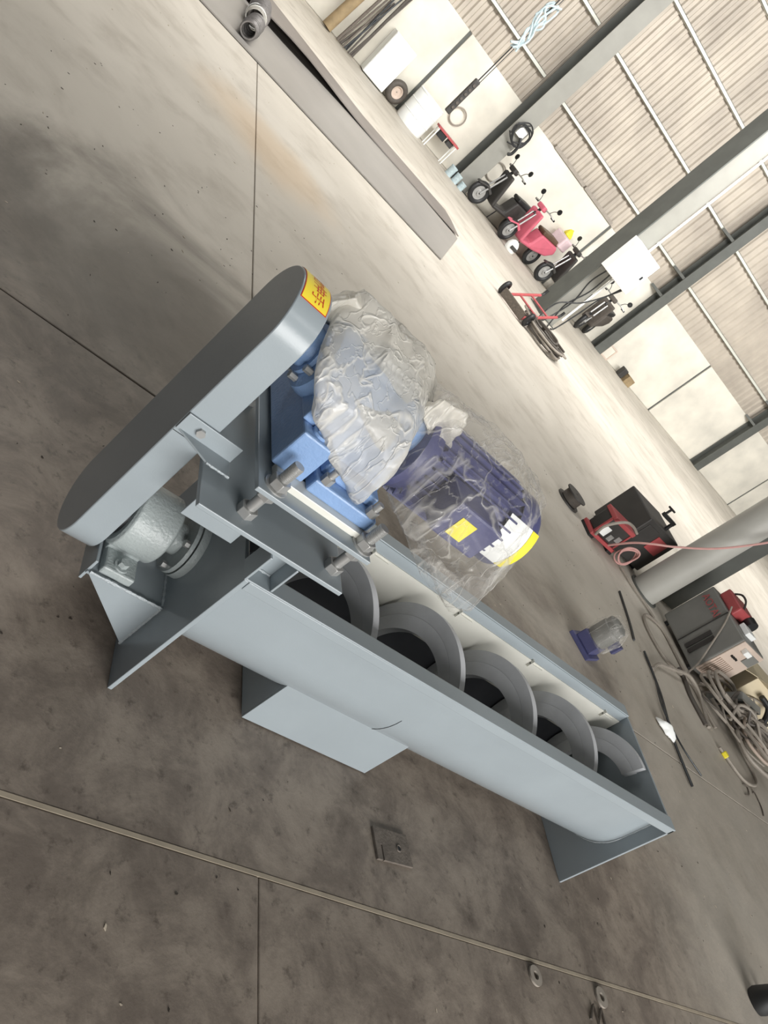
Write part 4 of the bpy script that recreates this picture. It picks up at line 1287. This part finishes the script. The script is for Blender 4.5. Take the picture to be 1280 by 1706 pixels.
for y in (-0.20, 0.20):
    mb().tube(smooth_path([Rh @ Vector((1.15, y, 0)), Rh @ Vector((1.22, y, 0.03)), Rh @ Vector((1.25, y, 0.10))], 5), 0.02, 8).build('grip', 'black', ht)

# ---- motor scooters parked along the wall
def scooter(name, loc, rz, body, label, box=None, seat='black', lean=0.0):
    t = thing(name, label, 'scooter', loc, rz, 'parked motor scooters')
    B = lambda q, nm, m_, **kw: q.build(nm, m_, t, local=True, **kw)
    for x, nm in ((0.60, 'wheel'), (-0.58, 'wheel')):
        w_ = B(mb().torus((x, 0, 0.235), (0, 1, 0), 0.185, 0.05, 30, 10), nm, 'black')
        mb().lathe((x, -0.04, 0.235), (0, 1, 0), [(0, 0.02), (0, 0.06), (0.02, 0.06), (0.02, 0.14), (0.06, 0.14), (0.06, 0.06), (0.08, 0.06), (0.08, 0.02)], 22).build('rim', 'bolt', w_, local=True, angle=30)
    B(mb().prism([(-0.85, -0.10, 0.56), (-0.70, -0.13, 0.40), (-0.28, -0.15, 0.30), (0.22, -0.14, 0.24), (0.24, -0.14, 0.31), (-0.10, -0.15, 0.36), (-0.16, -0.15, 0.66), (-0.78, -0.11, 0.70)], (0, 0.28, 0)), 'body', body, bevel=0.04)
    B(mb().prism([(0.22, -0.18, 0.26), (0.30, -0.19, 0.26), (0.46, -0.16, 0.86), (0.40, -0.15, 0.90)], (0, 0.36, 0)), 'front_shield', body, bevel=0.03)
    B(mb().prism([(0.40, -0.07, 0.40), (0.56, -0.07, 0.46), (0.80, -0.07, 0.40), (0.82, -0.07, 0.36), (0.60, -0.07, 0.42), (0.42, -0.07, 0.34)], (0, 0.14, 0)), 'mudguard', body, bevel=0.02)
    B(mb().prism([(-0.80, -0.12, 0.70), (-0.14, -0.13, 0.66), (-0.12, -0.13, 0.74), (-0.45, -0.13, 0.78), (-0.78, -0.12, 0.80)], (0, 0.25, 0)), 'seat', seat, bevel=0.03)
    for y in (-0.05, 0.05):
        B(mb().cyl((0.60, y, 0.235), (0.44, y, 0.80), 0.018, n=10), 'fork', 'bolt')
    B(mb().cyl((0.44, 0, 0.78), (0.38, 0, 0.98), 0.03, n=12), 'steering_stem', 'black')
    B(mb().tube(smooth_path([(0.30, -0.34, 0.98), (0.36, -0.22, 1.00), (0.40, 0, 0.98), (0.36, 0.22, 1.00), (0.30, 0.34, 0.98)], 5), 0.014, 8), 'handlebar', 'bolt')
    B(mb().box((0.34, -0.11, 0.92), (0.48, 0.11, 1.02)), 'headlight', body, bevel=0.03)
    for s in (-1, 1):
        B(mb().cyl((0.31, s * 0.26, 0.98), (0.29, s * 0.36, 0.98), 0.02, n=10), 'grip', 'black')
        m_ = B(mb().tube(smooth_path([(0.37, s * 0.20, 1.0), (0.36, s * 0.24, 1.09), (0.34, s * 0.30, 1.14)], 4), 0.007, 6), 'mirror_stalk', 'black')
        mb().lathe((0.345, s * 0.32, 1.16), (-1, 0, 0), [(-0.01, 0.005), (-0.008, 0.05), (0.008, 0.055), (0.010, 0.005)], 18).build('mirror', 'black', m_, local=True)
    B(mb().tube([(-0.15, -0.12, 0.28), (-0.18, -0.22, 0.02)], 0.012, 6), 'side_stand', 'dark_steel')
    if box:
        bx_ = B(mb().box((-1.02, -0.18, 0.72), (-0.70, 0.18, 0.98)), 'luggage_box', box, bevel=0.03)
    return t
scooter('motor_scooter', (6.28, 14.02, 0.0), rad(196), 'charcoal', 'black motor scooter at the left end of the parked row')
scooter('motor_scooter', (7.12, 13.88, 0.0), rad(206), 'pink', 'pink motor scooter with pale luggage box in the parked row', 'palepink', 'brown')
scooter('motor_scooter', (8.55, 14.02, 0.0), rad(196), 'charcoal', 'dark motor scooter half hidden behind the free-standing column')
scooter('motor_scooter', (9.75, 13.95, 0.0), rad(225), 'cable_dark', 'grey-brown motor scooter right of the free-standing column')
hm = thing('helmet', 'white helmet on the floor beside the pink motor scooter', 'helmet', (6.78, 13.35, 0.0))
mb().lathe((6.78, 13.35, 0.0), (0, 0, 1), [(0.0, 0.105), (0.02, 0.125), (0.12, 0.13), (0.19, 0.10), (0.235, 0.05), (0.245, 0.004)], 26).build('shell', 'white', hm, angle=50)
mb().box((6.70, 13.21, 0.07), (6.86, 13.235, 0.14)).build('visor', 'charcoal', hm, bevel=0.01)
yb_ = bag_object('carrier_bag', bag_mesh([(7.76, 14.08, 0.99), (7.98, 14.12, 0.99), (7.78, 14.32, 0.99), (7.98, 14.36, 0.99), (7.82, 14.2, 1.16), (7.94, 14.28, 1.18)], 3.3, 0.01, 3), 'yellow')
tag(at(yb_, (7.88, 14.22, 0.985)), 'yellow carrier bag on the pale luggage box of the pink scooter', 'bag')

# small things at the wall foot
ct = thing('carton', 'small tan carton against the back wall right of the slim dark column', 'carton', (12.0, 14.25, 0))
mb().box((11.88, 14.15, 0.0), (12.14, 14.38, 0.20)).build('box', 'wood', ct, bevel=0.005)
mb().box((11.87, 14.14, 0.20), (12.0, 14.39, 0.205)).build('flap', 'wood', ct)
o = mb().box((11.66, 14.2, 0.0), (11.82, 14.36, 0.24)).build('dark_box', 'charcoal', bevel=0.02)
tag(at(o, (11.74, 14.28, 0)), 'dark box beside the small tan carton at the wall', 'box')
fr = thing('notice_board', 'small pale framed board leaning on the back wall beside the slim column', 'board', (11.14, 14.4, 0))
for a, b in (((11.00, 14.42, 0.0), (11.28, 14.45, 0.03)), ((11.00, 14.42, 0.30), (11.28, 14.45, 0.33)), ((11.00, 14.42, 0.03), (11.03, 14.45, 0.30)), ((11.25, 14.42, 0.03), (11.28, 14.45, 0.30))):
    mb().box(a, b).build('rail', 'beige', fr)
mb().box((11.03, 14.435, 0.03), (11.25, 14.445, 0.30)).build('panel', 'white_wall', fr)

# ---- loose chips and litter scattered over the floor (uncountable)
random.seed(77)
def litter(name, m_, n, xr, yr, smin, smax, label, avoid=True):
    b = mb()
    k = 0
    while k < n:
        x, y = random.uniform(*xr), random.uniform(*yr)
        if avoid and -0.02 < x < 1.70 and -0.02 < y < 0.46:
            continue
        k += 1
        s = random.uniform(smin, smax) * (1 + 0.12 * max(0, y))
        a = random.random() * 6.28
        e = random.uniform(0.2, 0.6)
        R = Matrix.Translation((x, y, 0.0006)) @ Matrix.Rotation(a, 4, 'Z')
        b.prism([R @ Vector(p) for p in ((-s, -s * e, 0), (s * 0.6, -s * e * 0.8, 0), (s, s * e * 0.4, 0), (-s * 0.3, s * e, 0))], (0, 0, s * 0.25))
    o = b.build(name, m_)
    o['kind'] = 'stuff'
    tag(o, label, 'litter')
    return o
litter('pale_litter', 'debris', 170, (-0.8, 4.5), (-0.6, 6.0), 0.002, 0.006, 'pale chips and paper scraps scattered over the floor')
litter('dark_litter', 'dirt', 380, (-0.8, 4.0), (-0.6, 3.5), 0.0015, 0.005, 'dark grit and metal chips scattered over the floor')
